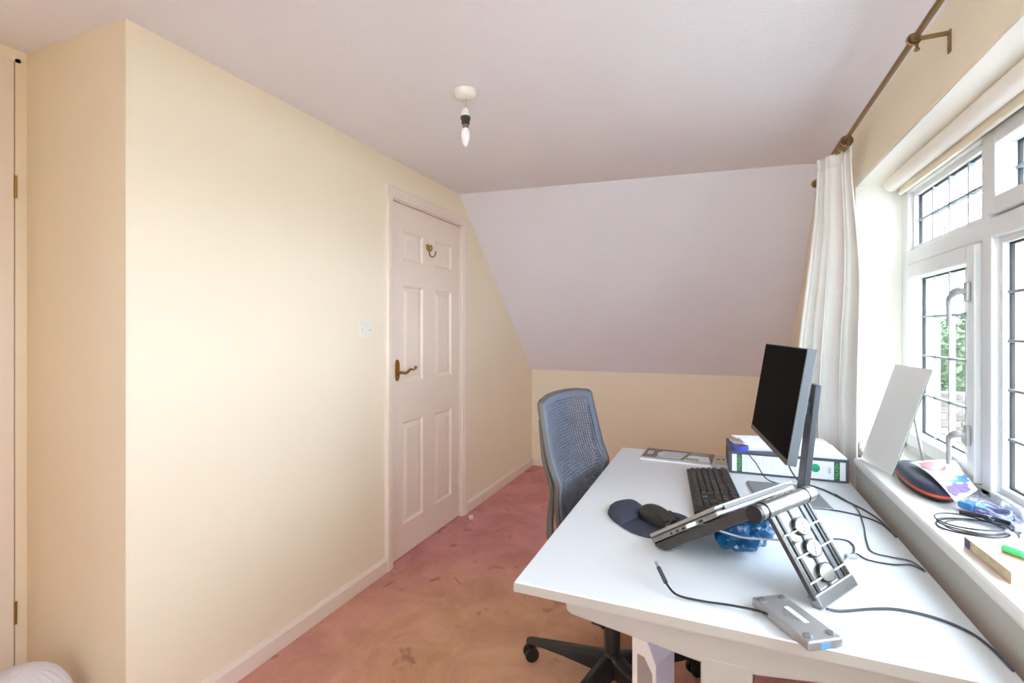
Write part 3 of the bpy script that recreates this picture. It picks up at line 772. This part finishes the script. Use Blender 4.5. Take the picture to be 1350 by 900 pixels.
# slotted leg panel
F0 = FT-B0
pv = (HC-FT); PL = pv.length; pv.normalize(); qv = pv.cross(av).normalized()
if qv.y > 0: qv = -qv                                   # outwards, to the camera side
Pm = frame_m(F0+Vector((0, 0, .004)), av, pv, qv)
bm = new(); box(bm, -.070, .072, .015, PL-.01, -.008, 0, Pm); lgp = obj('leg_panel', bm, SILVER, st, bevel=.002)
for x0, x1, m_ in ((-.0785, -.068, GUN), (-.0585, -.0485, BLACKP), (-.010, -.002, DGREY), (.036, .050, DGREY), (.0585, .066, BLACKP), (.071, .079, GUN)):
    bm = new(); box(bm, x0, x1, .012, PL-.012, -.006, .0035, Pm); obj('leg_rib', bm, m_, lgp, bevel=.001)
for k, yy in enumerate((.045, .093, .137)):
    bm = new(); tube(bm, [Pm @ Vector((-.072, yy-.004, .005)), Pm @ Vector((.074, yy-.004, .005))], .0016, 8); obj('cross_pin', bm, WHITEPL, lgp)
    bm = new(); lathe(bm, [(.0165, -.004), (.0165, .0065), (.0155, .0078), (.014, .008)], 28, Pm @ Matrix.Translation((-.004+.002*k, yy, .002)) @ Matrix.Diagonal((1.5, 1, 1, 1))); kn = obj('knob', bm, SILVER, lgp, smooth=True)
    bm = new(); lathe(bm, [(.0185, -.002), (.0185, .0048), (.016, .0048)], 28, Pm @ Matrix.Translation((-.004+.002*k+.003, yy, .002)) @ Matrix.Diagonal((1.5, 1, 1, 1)), cap=False); obj('knob_rim', bm, BLACKP, kn, smooth=True)
    if k:
        bm = new(); box(bm, -.013, .013, -.0012, .0012, .0072, .0086, Pm @ Matrix.Translation((-.004+.002*k, yy, .002)) @ Matrix.Rotation(R(55), 4, 'Z')); obj('knob_slot', bm, DGREY, kn)
bm = new(); box(bm, -.078, .078, -.004, .022, -.012, .008, Pm); obj('leg_foot', bm, SILVERD, st, bevel=.003)

# ------------------------------------------------------------------ blue crumpled bag
bb = new()
bmesh.ops.create_icosphere(bb, subdivisions=4, radius=1)
from mathutils import noise as mn
for v in bb.verts:
    p = v.co.copy(); d = mn.turbulence(p*1.25+Vector((3, 1, 2)), 2, True)*.6+.6
    c2 = mn.cell(p*1.7)*.05
    v.co = Vector((p.x*.088, p.y*.070, max(p.z, -.85)*.052))*(d+c2)
    v.co = Matrix.Rotation(R(50), 3, 'Z') @ v.co
zmin = min(v.co.z for v in bb.verts)
for v in bb.verts: v.co.z -= zmin
o = obj('crumpled_bag', bb, mat('glossy_blue_plastic', '#0F4A74', .32, var=.5, vscale=14, coat=.15), None)
o.location = (.058, 1.315, .7505); tag(o, 'crumpled glossy blue plastic bag under the raised laptop', 'bag')

# ------------------------------------------------------------------ metal dock with cable
dc = thing('docking_station', 'flat grey metal docking station with four round rubber feet facing up', 'docking station', (.128, 1.003, .75), math.atan2(.966-1.079, .196-.121))
bm = new(); box(bm, -.07, .07, -.034, .034, .002, .019); obj('dock_case', bm, mat('satin_grey_case', '#A09D9B', .35, metal=.55), dc, bevel=.004, bseg=3)
for sx in (-1, 1):
    for sy in (-1, 1):
        bm = new(); lathe(bm, [(.0075, .0188), (.0075, .0205), (.006, .0213)], 18, Matrix.Translation((sx*.055, sy*.022, 0))); obj('rubber_foot', bm, mat('glossy_grey_foot', '#7C7F7E', .15, metal=.4), dc, smooth=True)
bm = new(); box(bm, -.028, .022, .002, .011, .0190, .0194); obj('sticker', bm, WHITEPL, dc)
TXT = mat('faint_grey_print', '#6E6C6B', .6)
for k, s in enumerate(('USB-C 4K HDMI', 'Input 5V 3A', 'CE')):
    text('printed_text', s, .0055, TXT, dc, Matrix.Translation((-.004, -.004-.006*k, .0193)))
bm = new(); box(bm, .0695, .0706, -.010, .008, .006, .014); obj('usb_port', bm, mat('blue_port', '#5B8FCB', .35), dc)
bm = new()
inv = Matrix.Translation(Vector((-.128, -1.003, -.75)))
rzi = Matrix.Rotation(-dc.rotation_euler.z, 4, 'Z') @ inv
tube(bm, [rzi @ Vector(p) for p in [(-.095, 1.035, .768), (-.073, 1.018, .757), (-.027, 1.019, .754), (.027, 1.019, .757), (.072, 1.012, .760), (.098, 1.0, .760)]], .0022, 8, smooth=6)
obj('dock_cable', bm, BLACKP, dc, smooth=True)
bm = new(); tube(bm, [rzi @ Vector(p) for p in [(-.113, 1.068, .781), (-.0955, 1.036, .7685)]], .0045, 10); obj('cable_plug', bm, DGREY, dc, smooth=True)
bm = new(); tube(bm, [rzi @ Vector(p) for p in [(-.120, 1.080, .786), (-.113, 1.068, .781)]], .003, 10); obj('plug_tip', bm, GREYH, dc, smooth=True)

# ------------------------------------------------------------------ cables on the desk
def cable(pts, r, m, label, z=.7525, group=None, parent=None, name='cable'):
    bm = new(); P = [(p[0], p[1], p[2] if len(p) > 2 else z) for p in pts]
    tube(bm, P, r, 7, smooth=6); o = obj(name, bm, m, None, smooth=True); return tag(o, label, 'cable', group)
GREYC = mat('pale_grey_cable', '#A9ABB0', .4); DARKC = mat('dark_grey_cable', '#3C3D42', .45)
cable([(.19, 1.075, .757), (.217, 1.087), (.272, 1.118), (.317, 1.134), (.367, 1.128), (.405, 1.10), (.420, 1.06), (.424, 1.0)], .0026, DARKC, 'dark cable running from behind the laptop stand foot to the desk corner by the ledge')

cable([(.215, 1.80, .92), (.222, 1.90, .86), (.235, 1.965, .80), (.262, 1.955, .756), (.29, 1.93), (.332, 1.88), (.365, 1.80), (.40, 1.72), (.418, 1.64), (.422, 1.53)], .0026, DARKC, 'dark cable dropping from behind the monitor and running along the ledge')
cable([(.20, 1.72), (.281, 1.715), (.296, 1.692), (.344, 1.68), (.385, 1.659), (.412, 1.621), (.420, 1.565)], .0022, DARKC, 'dark cable from beside the monitor base to the ledge')
cable([(.352, 1.855), (.382, 1.741), (.368, 1.599), (.346, 1.475), (.341, 1.405), (.373, 1.390), (.408, 1.383), (.420, 1.345)], .0016, DARKC, 'thin dark cable curving down the bare desk top beside the stand')
cable([Rc+av*-.018+dv*.071-uv*.017, (-.0316, 1.1691, .8485), (0.0066, 1.1625, .8413), (.0545, 1.159, .8356), (.100, 1.1497, .8432), (.1413, 1.1174, .8585), (.150, 1.118, .8566), (.1610, 1.158, .8478), (.1924, 1.186, .8273), (.235, 1.25, .775), (.262, 1.31, .7535), (.280, 1.345)], .0022, GREYC, 'pale grey cable hanging from the laptop side across the stand leg')
cable([(.272, 1.455), (.298, 1.458), (.309, 1.432), (.300, 1.385), (.282, 1.362), (.304, 1.378), (.321, 1.352), (.364, 1.347), (.402, 1.360), (.420, 1.335)], .0018, DARKC, 'thin dark cable with a small loop behind the stand leg')
cable([(-.05, 1.49, .756), (-.02, 1.45, .756), (.035, 1.52, .756), (.07, 1.62, .756), (.09, 1.68, .756)], .002, DARKC, 'black lead trailing from the near end of the keyboard')
o = cable([(.10, 1.98, .835), (.13, 1.97, .80), (.16, 1.94, .757), (.20, 1.90, .753), (.24, 1.87)], .002, DARKC, 'thin dark lead hanging below the lower edge of the screen')
bm = new(); box(bm, -.013, .013, -.006, .006, 0, .009); o = obj('cable_adaptor', bm, GREYC, None, bevel=.002); o.location = (.288, 1.352, .7505); o.rotation_euler = (0, 0, R(20)); tag(o, 'small grey cable connector lying behind the stand leg', 'connector')

# ------------------------------------------------------------------ lever arch file with papers
GREEN = mat('green_label_print', '#4CE873', .5); GREEND = mat('dark_label_band', '#3E4A44', .5)
lf = thing('lever_arch_file', 'wide grey file lying flat with white spine labels, under loose papers', 'file', (.235, 2.0, .75), math.atan2(.012, .38))
FH = .08; fx0, fx1 = -.193, .186
FILEG = mat('slate_grey_file_board', '#50545F', .6, var=.04)
bm = new(); box(bm, fx0, fx1, 0, .232, 0, .0035); box(bm, fx0, fx1, 0, .232, FH-.0035, FH); box(bm, fx0, fx0+.003, .0035, .232, .0035, FH-.0035); box(bm, fx1-.003, fx1, .0035, .232, .0035, FH-.0035); obj('cover', bm, FILEG, lf, bevel=.001)
bm = new(); box(bm, fx0, fx1, 0, .0035, .0035, FH-.0035); sp = obj('spine', bm, FILEG, lf)
bm = new(); box(bm, fx0+.006, fx1-.006, .05, .226, .004, FH-.012); obj('filed_paper', bm, PAPER, lf)
for x0, x1 in ((-.183, .04), (.055, .176)):
    bm = new(); box(bm, x0, x1, -.0008, .0002, .008, FH-.009); obj('spine_label', bm, PAPER, sp)
SPM = lambda x: frame_m((x, -.0018, FH/2), (0, 0, 1), (-1, 0, 0), (0, -1, 0))
for x, s in ((-.158, 'FALKEN'), (.150, 'FALKEN')):
    bm = new(); box(bm, x-.0085, x+.0085, -.0013, 0, .008, FH-.009); bd = obj('label_band', bm, GREEND, sp)
    text('band_lettering', s, .0155, GREEN, sp, SPM(x))
bm = new(); lathe(bm, [(.0145, 0), (.0145, .0012), (.012, .0016)], 28, frame_m((.085, -.0006, .045), (1, 0, 0), (0, 0, 1), (0, -1, 0))); obj('green_emblem', bm, mat('green_disc', '#16A878', .4, var=.2, vscale=120), sp, smooth=True)
bm = new()
for k in range(7): box(bm, .124, .132, -.0013, 0, .030+.003*k, .0312+.003*k+(.0008 if k % 2 else 0))
obj('barcode', bm, mat('grey_barcode', '#9A97A6', .6), sp, kind='stuff')
for k in range(4):
    x = -.135+.028*k
    bm = new(); box(bm, x, x+.0006, -.0011, 0, .010, FH-.011); obj('ruled_line', bm, mat('pale_rule', '#C9C7D2', .7), sp)

def sheet(cx_, cy_, z, w_, d_, rz, th, label, m=PAPER, group=None, curl=.004):
    bm = new(); N = 8; a = []
    for k in (0, 1):
        lay = []
        for i in range(N+1):
            for j in range(N+1):
                u_, v_ = i/N-.5, j/N-.5
                lay.append(bm.verts.new((u_*w_, v_*d_, z+k*th+curl*max(0, (abs(u_)-.3))**2*20*(1 if u_*v_ > 0 else .2))))
        a.append(lay)
    for k in (0, 1):
        for i in range(N):
            for j in range(N):
                q = [a[k][i*(N+1)+j], a[k][(i+1)*(N+1)+j], a[k][(i+1)*(N+1)+j+1], a[k][i*(N+1)+j+1]]
                bm.faces.new(q if k else q[::-1])
    bd = [i*(N+1) for i in range(N)]+[N*(N+1)+j for j in range(N)]+[i*(N+1)+N for i in range(N, 0, -1)]+[j for j in range(N, 0, -1)]
    for p, q in zip(bd, bd[1:]+bd[:1]): bm.faces.new((a[0][p], a[0][q], a[1][q], a[1][p]))
    o = obj('document', bm, m, None); o.location = (cx_, cy_, .8305); o.rotation_euler = (0, 0, rz)
    return tag(o, label, 'papers', group)
sheet(.150, 2.125, 0, .17, .17, R(14), .006, 'lowest sheaf of white paper on the left half of the file', PAPER2, 'loose papers on the file')
sheet(.165, 2.130, .0075, .155, .18, R(8), .004, 'middle white sheaf on the left half of the file', PAPER, 'loose papers on the file')
sheet(.150, 2.165, .0130, .16, .12, R(18), .006, 'topmost curled white sheet behind the blue tape roll', PAPER, 'loose papers on the file', .010)
sheet(.335, 2.105, 0, .155, .195, R(2), .005, 'lowest thick white sheaf at the ledge end of the file', PAPER, 'loose papers on the file', 0)
sheet(.325, 2.11, .0055, .16, .185, R(-1), .006, 'second white sheaf up at the ledge end of the file', PAPER2, 'loose papers on the file', 0)
sheet(.318, 2.125, .012, .155, .18, R(3), .007, 'third white sheaf up at the ledge end of the file', PAPER, 'loose papers on the file', 0)
sheet(.310, 2.145, .0195, .15, .16, R(5), .007, 'topmost smaller white sheaf at the ledge end of the file', PAPER2, 'loose papers on the file', .002)
tp = thing('tape_roll', 'roll of blue tape lying on the left end of the file', 'tape', (.082, 2.032, .8305))
bm = new()
MT = Matrix.Rotation(R(0), 4, 'Y')
lathe(bm, [(.019, 0), (.028, 0), (.028, .016), (.019, .016), (.019, 0)], 28, MT, cap=False); obj('tape', bm, mat('glossy_blue_tape', '#4A58C8', .25, var=.15, vscale=40), tp, smooth=True)
bm = new(); lathe(bm, [(.0175, 0), (.0192, 0), (.0192, .0165), (.0175, .0165), (.0175, 0)], 28, MT, cap=False); obj('cardboard_core', bm, mat('brown_card_core', '#7A5A44', .8), tp)

# ------------------------------------------------------------------ magazine and leaflet
mg = thing('magazine', 'magazine with a grey and white photo cover at the far corner of the desk', 'magazine', (-.150, 2.140, .75), R(-3))
bm = new(); box(bm, -.135, .135, -.088, .088, .0003, .007); obj('pages', bm, PAPER, mg)
bm = new(); box(bm, -.1365, .1365, -.0895, .0895, .007, .0078); cv = obj('cover', bm, mat('dark_olive_cover', '#57544A', .35), mg)
def flat(name, x0, x1, y0, y1, c_, z=.0079, poly=None):
    bm = new(); prism(bm, poly or [(x0, y0), (x1, y0), (x1, y1), (x0, y1)], .0077, z); return obj(name, bm, mat(name, c_, .35), cv)
flat('cover_photo', 0, 0, 0, 0, '#B9BABD', poly=[(-.080, -.055), (.015, -.055), (.035, .06), (-.065, .06)])
flat('cover_edge', -.135, .135, -.0885, -.066, '#C9C6BE')
flat('cover_page', 0, 0, 0, 0, '#D9D9DA', .0081, [(.030, -.06), (.130, -.06), (.118, .03), (.045, .03)])
flat('cover_picture', 0, 0, 0, 0, '#8E8A84', .0080, [(.05, .042), (.115, .042), (.122, .08), (.045, .08)])
flat('cover_tint', .035, .085, -.05, -.02, '#7E8A78', .0083)
WH = mat('white_cover_print', '#E9E7E2', .5)
for k, s in enumerate(('8', '6')):
    text('cover_numeral', s, .085, WH, cv, Matrix.Translation((-.112+.042*k, .012, .0080)) @ Matrix.Scale(.62, 4, (1, 0, 0)))
lfz = thing('leaflet', 'beige leaflet with dark marks between the magazine and the file', 'leaflet', (.007, 2.165, .75), R(4))
bm = new(); box(bm, -.016, .028, -.07, .068, .0003, .003); lo = obj('leaflet_sheet', bm, mat('beige_paper', '#C7BBA2', .7, var=.1, vscale=40), lfz)
bm = new(); prism(bm, [(-.008, -.005), (.002, -.012), (.006, .006), (-.004, .012)], .003, .0034); prism(bm, [(.012, -.004), (.024, -.008), (.025, .008), (.013, .01)], .003, .0034); obj('printed_mark', bm, mat('dark_maroon_print', '#4A3230', .6), lo)

# ------------------------------------------------------------------ things on the window ledge
ZS = .84
mr = thing('table_mirror', 'frameless easel mirror leaning back at the far end of the window ledge', 'mirror', (.453, 2.0, ZS))
e, u, n = plane_axes(.17, .308)
if n.x > 0: n = -n
Mm = frame_m((0.0, 0, .001), e, u, -n)
mir = mat('silvered_glass', '#F3F4EE', .12, metal=.12, var=.01, vscale=2)
bm = new(); box(bm, 0, .20, 0, .338, 0, .003, Mm); obj('mirror_glass', bm, mir, mr)
bm = new(); box(bm, -.0008, .2008, -.0008, .3388, .0008, .0026, Mm); obj('glass_edge', bm, mat('green_glass_edge', '#4E7A66', .2), mr)
bm = new(); box(bm, .003, .197, .003, .335, .003, .0055, Mm); obj('backing', bm, mat('brown_backing_board', '#6B5A48', .8), mr)
bm = new()
pt = Mm @ Vector((.10, .28, .006)); pb = Vector((pt.x+.045, pt.y+.004, .0))
tube(bm, [pt, pb], .0045, 8); obj('easel_leg', bm, GREYH, mr)

def loft(secs, m, name, parent, smooth=True):
    bm = new(); L = [[bm.verts.new(p) for p in s] for s in secs]; n_ = len(secs[0])
    for a, b in zip(L, L[1:]):
        for i in range(n_): bm.faces.new((a[i], a[(i+1) % n_], b[(i+1) % n_], b[i]))
    bm.faces.new(L[0][::-1]); bm.faces.new(L[-1]); return obj(name, bm, m, parent, smooth=smooth, auto=False)
pc = thing('zip_pouch', 'slim black pouch with an orange zip lying on the window ledge', 'pouch', (.541, 1.728, ZS), R(-4))
def ov(k, z, n_=36): return [(.052*k*math.copysign(abs(math.cos(t))**.85, math.cos(t)), .168*(.5*k+.5 if k > .9 else k)*math.copysign(abs(math.sin(t))**.9, math.sin(t)), z) for t in [2*math.pi*i/n_ for i in range(n_)]]
loft([ov(.80, .001), ov(.95, .004), ov(1, .011), ov(1, .0135)], BLACKP, 'pouch_lower', pc)
loft([ov(.99, .0135), ov(.99, .0205)], mat('orange_zip', '#E2552F', .5), 'zip', pc, False)
loft([ov(1, .0205), ov(1, .024), ov(.93, .034), ov(.75, .041), ov(.4, .044)], mat('black_blue_nylon', '#33364A', .45, bump=.2, bscale=400), 'pouch_upper', pc)

cd = thing('header_card', 'white packaging card with red and blue print on top of the pouch', 'packaging', (.565, 1.66, ZS+.046))
bm = new()
qs = [(-.045, .115), (.075, .15), (.06, -.02), (-.035, -.16)]
N = 10
def bil(u_, v_):
    a, b, c_, d = [Vector((*q, 0)) for q in qs]
    p = (a*(1-u_)+b*u_)*(1-v_)+(d*(1-u_)+c_*u_)*v_
    p.z = .006+.010*math.sin(3*v_+u_*2)-.026*v_*v_*(1-u_*.4); return p
g = [[bm.verts.new(bil(i/N, j/N)) for i in range(N+1)] for j in range(N+1)]
for j in range(N):
    for i in range(N): bm.faces.new((g[j][i], g[j][i+1], g[j+1][i+1], g[j+1][i]))
co_ = obj('card_sheet', bm, mat('white_gloss_card', '#F1EEE8', .35), cd, smooth=True, auto=False); co_.modifiers.new('t', 'SOLIDIFY').thickness = .0012
def patch(name, u0, u1, v0, v1, c_, var=.25):
    bm = new(); g = [[bm.verts.new(bil(u0+(u1-u0)*i/5+.04*math.sin(j*1.7+i), v0+(v1-v0)*j/5+.02*math.sin(i*2.1))+Vector((0, 0, .0012))) for i in range(6)] for j in range(6)]
    for j in range(5):
        for i in range(5): bm.faces.new((g[j][i], g[j][i+1], g[j+1][i+1], g[j+1][i]))
    obj(name, bm, mat(name, c_, .35, var=var, vscale=60), co_, smooth=True)
patch('red_print', .08, .62, .10, .44, '#A35560', .45)
patch('lilac_print', .1, .6, .5, .66, '#C9CBE4')
patch('blue_print', .35, .95, .56, .74, '#4B8ADA')
patch('plum_print', .05, .8, .76, .94, '#6E5A86', .4)

pb_ = thing('clear_bag', 'crinkled clear plastic bag holding coiled cable on the window ledge', 'bag', (.592, 1.475, ZS))
bb = new(); bmesh.ops.create_icosphere(bb, subdivisions=4, radius=1)
for v in bb.verts:
    p = v.co.copy(); d = mn.turbulence(p*1.9+Vector((7, 1, 4)), 3, True)*.5+.62
    v.co = Vector((p.x*.052, p.y*.105, max(p.z, -.7)*.030))*d
zmin = min(v.co.z for v in bb.verts)
for v in bb.verts: v.co.z -= zmin-.001
obj('bag_film', bb, glass_mat('thin_clear_film', .93, (.93, .95, 1, 1), .08), pb_)
bm = new()
for k in range(4):
    pts = []
    for i in range(14):
        t = 2*math.pi*i/14; pts.append((.026*math.cos(t)+.004*math.sin(k*2), .045*math.sin(t)-.01+.004*k, .010+.005*k+.003*math.sin(3*t+k)))
    tube(bm, pts, .0028, 6, closed=True, smooth=3)
obj('coiled_lead', bm, mat('lilac_grey_lead', '#8E8DB0', .4), pb_, smooth=True)
bm = new(); box(bm, -.022, .018, .03, .07, .006, .024, Matrix.Rotation(R(25), 4, 'Z')); obj('blue_packet', bm, mat('blue_packet', '#3E86C8', .3, var=.2, vscale=50), pb_, bevel=.006)

WC = mat('white_lilac_cable', '#DCD9EE', .35)
bm = new(); tube(bm, [(.640, 1.53, .862), (.635, 1.47, .872), (.622, 1.42, .862), (.612, 1.43, .852), (.604, 1.40, .846), (.590, 1.36, .8445), (.569, 1.325, .8445), (.553, 1.30, .866), (.548, 1.318, .868)], .0035, 8, smooth=6)
tag(obj('cable', bm, WC, None, smooth=True), 'thick white cable bending from the clear bag towards the notebook', 'cable')

# black cable coil
cc = thing('cable_coil', 'loose coil of thin black cable on the window ledge beside the notebook', 'cable', (.522, 1.395, ZS))
random.seed(11)
for k, (a_, b_, ox_, oy_, rt) in enumerate(((.068, .052, 0, 0, 20), (.062, .046, .004, .006, 8), (.070, .040, .008, -.008, 30), (.055, .048, -.006, .004, -5))):
    bm = new(); pts = []
    for i in range(16):
        t = 2*math.pi*i/16; p = Matrix.Rotation(R(rt), 3, 'Z') @ Vector((a_*math.cos(t)*(1+.06*math.sin(2*t+k)), b_*math.sin(t), 0))
        pts.append((p.x+ox_, p.y+oy_, .0022+.0032*k+.0015*math.sin(2*t+k*1.3)))
    tube(bm, pts, .0017, 6, closed=True, smooth=4); obj('coil_loop', bm, BLACKP, cc, smooth=True)
bm = new(); tube(bm, [(.0, .06, .016), (.04, .035, .018), (.07, .01, .018)], .0045, 8, smooth=3); obj('cable_tie', bm, BLACKP, cc, smooth=True)
bm = new(); box(bm, .066, .092, -.007, .012, .010, .021, Matrix.Rotation(R(-10), 4, 'Z')); obj('connector', bm, GREYC, cc, bevel=.002)

nb = thing('notebook', 'thick notebook with a coral cover and cream pages on the window ledge', 'notebook', (.527, 1.195, ZS), R(2))
bm = new(); box(bm, -.0585, .062, -.076, .076, .0025, .019); obj('pages', bm, mat('cream_page_edges', '#CFC9A6', .8, bump=.5, bscale=500, var=.12, vscale=90), nb)
bm = new(); box(bm, -.061, .064, -.079, .079, .0, .0025); box(bm, -.061, .064, -.079, .079, .019, .0215); obj('cover', bm, mat('coral_cover', '#DDAA90', .6, var=.06, vscale=14), nb, bevel=.0012)
bm = new(); box(bm, -.0605, -.0592, .060, .079, 0, .0213); obj('cover_corner', bm, mat('purple_corner', '#4A3A66', .6), nb)
pn = thing('highlighter_pen', 'green highlighter pen lying on the coral notebook', 'pen', (.500, 1.212, ZS+.0285), math.atan2(1.172-1.216, .53-.497))
bm = new(); tube(bm, [(0, 0, 0), (.028, 0, 0)], .0068, 14); obj('cap', bm, mat('green_cap', '#57D883', .35), pn, smooth=True)
bm = new(); tube(bm, [(.028, 0, 0), (.10, 0, 0)], .006, 14); tube(bm, [(.029, 0, 0), (.034, 0, 0)], .0064, 14); obj('barrel', bm, mat('pale_green_barrel', '#6FE09B', .35), pn, smooth=True)

# ------------------------------------------------------------------ floor things
ds = thing('door_stop', 'tiny white door stop on the carpet beside the door frame', 'door stop', (-1.535, 2.952, 0))
bm = new(); box(bm, -.014, .014, -.012, .012, .0, .024); obj('stop_block', bm, WHITEPL, ds, bevel=.004)
bm = new(); lathe(bm, [(.004, .024), (.003, .0262)], 10); obj('screw', bm, GREYH, ds)

pf = thing('ribbed_pouf', 'small white ribbed round pouf on the floor in the recess corner', 'pouf', (-1.83, .735, 0))
RIB = mat('white_knit', '#DAD7DF', .9, bump=.3, bscale=300)
bm = new(); NR, NZ = 96, 26; lay = []
for j in range(NZ+1):
    t = math.pi*j/NZ; lay.append([])
    for i in range(NR):
        a_ = 2*math.pi*i/NR; rib = 1+.055*math.cos(a_*24)*math.sin(t)
        lay[-1].append(bm.verts.new((.125*max(0,math.sin(t))**.8*rib*math.cos(a_)+1e-5*math.cos(a_), .125*max(0,math.sin(t))**.8*rib*math.sin(a_)+1e-5*math.sin(a_), .158-.157*math.cos(t))))
for a, b in zip(lay, lay[1:]):
    for i in range(NR): bm.faces.new((a[i], a[(i+1) % NR], b[(i+1) % NR], b[i]))
obj('pouf_cover', bm, RIB, pf, smooth=True, auto=False)
bm = new(); lathe(bm, [(.014, .310), (.014, .316), (.008, .319)], 18); obj('pouf_button', bm, RIB, pf, smooth=True)

mf = thing('storage_box', 'tall white box with a chamfered top corner and grey front panel under the desk', 'box', (-.150, 1.30, 0), R(-24))
bm = new()
prism(bm, [(-.034, 0), (.034, 0), (.034, .455), (.006, .512), (-.034, .512)], -.045, .045, frame_m((0, 0, 0), (1, 0, 0), (0, 0, 1), (0, -1, 0)))
obj('box_body', bm, mat('lilac_white_card', '#DAD5E2', .6), mf, bevel=.0015)
bm = new(); prism(bm, [(-.033, .001), (.033, .001), (.033, .455), (.0055, .511), (-.033, .511)], .045, .0462, frame_m((0, 0, 0), (1, 0, 0), (0, 0, 1), (0, -1, 0)))
fr_ = obj('front_board', bm, mat('warm_white_board', '#D9CFC6', .6), mf)
bm = new(); prism(bm, [(-.018, .12), (.024, .12), (.024, .43), (.002, .462), (-.018, .462)], .0462, .0468, frame_m((0, 0, 0), (1, 0, 0), (0, 0, 1), (0, -1, 0))); obj('front_panel', bm, mat('taupe_panel', '#94857F', .6), fr_)

# ------------------------------------------------------------------ outside
bm = new(); box(bm, -8, 14, -12, 24, -1.0, -.8); struct('ground_outside', bm, mat('pale_gravel', '#8C857A', .95, var=.2, vscale=4, bump=.5, bscale=40))
gw = thing('garden_wall', 'pale brick garden wall outside the window, below the hedge', 'wall', (1.05, 6.6, -.8))
bm = new(); box(bm, 0, 3.1, .012, .2, 0, 1.41); obj('mortar_core', bm, mat('pale_mortar', '#7A736B', .95, var=.08, vscale=12), gw)
bks = [mat('pale_brick', '#5A4F48', .9, bump=.4, bscale=60, var=.12, vscale=9), mat('buff_brick', '#6A5F55', .9, bump=.4, bscale=60, var=.12, vscale=9), mat('grey_brick', '#4A433F', .9, bump=.4, bscale=60, var=.15, vscale=9)]
protoB = []
for m_ in bks:
    bm = new(); box(bm, 0, .214, -.004, .05, 0, .064)
    for v in bm.verts: v.co += Vector((random.uniform(-.003, .003), random.uniform(-.003, .003), random.uniform(-.002, .002)))
    o = obj('brick', bm, m_, gw, bevel=.005, bseg=1); protoB.append(o)
used = set(); cnt = 0
for j in range(19):
    for i in range(14):
        x = i*.2235-(.112 if j % 2 else 0)
        if x < 0 or x > 2.88: continue
        if j < 3: continue
        k = random.randrange(3); p = (x, random.uniform(-.008, .006), j*.0745+.002)
        if k not in used: used.add(k); protoB[k].location = p
        else: share(protoB[k], gw, p)
        cnt += 1
bm = new()
for j in range(3):
    for i in range(13): box(bm, i*.2235+.005, i*.2235+.219, -.004, .04, j*.0745+.002, j*.0745+.066)
obj('lower_courses', bm, bks[0], gw, kind='stuff')

def leaves(name, n_, fn, size, m, parent):
    bm = new()
    for _ in range(n_):
        p = fn(); a = Vector((random.gauss(0, 1), random.gauss(0, 1), random.gauss(0, 1))).normalized()
        b = a.cross(Vector((random.gauss(0, 1), random.gauss(0, 1), random.gauss(0, 1)))).normalized(); s = size*random.uniform(.6, 1.3)
        q = [p+a*s, p+b*s*.45, p-a*s, p-b*s*.45]
        bm.faces.new([bm.verts.new(v) for v in q])
    return obj(name, bm, m, parent)
random.seed(5)
hg = thing('hedge', 'pale green clipped hedge rising behind the garden wall', 'hedge', (2.6, 7.4, -.8))
def hp():
    x = random.uniform(-1.9, 2.0); z = random.uniform(.9, 2.15+.12*math.sin(x*3)); y = random.choice((-.42, -.42, .4))+random.uniform(-.12, .12)
    if random.random() < .3: z = 2.12+.12*math.sin(x*3)+random.uniform(-.08, .1); y = random.uniform(-.45, .4)
    return Vector((x, y, z))
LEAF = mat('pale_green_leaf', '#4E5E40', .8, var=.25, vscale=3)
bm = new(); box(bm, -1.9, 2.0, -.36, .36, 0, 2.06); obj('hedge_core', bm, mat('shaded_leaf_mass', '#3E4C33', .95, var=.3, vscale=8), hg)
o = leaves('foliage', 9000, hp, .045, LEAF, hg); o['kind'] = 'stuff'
tr_ = thing('garden_tree', 'pale leafless tree standing behind the hedge', 'tree', (3.6, 9.6, -.8))
bm = new(); random.seed(3)
def branch(p, d, L, r, dep):
    q = p+d*L; mid = (p+q)/2+Vector((random.gauss(0, .04), random.gauss(0, .04), 0))*L
    tube(bm, [p, mid, q], r, 5)
    if dep:
        for _ in range(3): branch(q, (d+Vector((random.gauss(0, .5), random.gauss(0, .5), random.gauss(.1, .3)))).normalized(), L*.68, r*.6, dep-1)
branch(Vector((0, 0, 0)), Vector((0, 0, 1)), 1.5, .07, 5)
obj('branches', bm, mat('pale_bark', '#6E665C', .9), tr_)
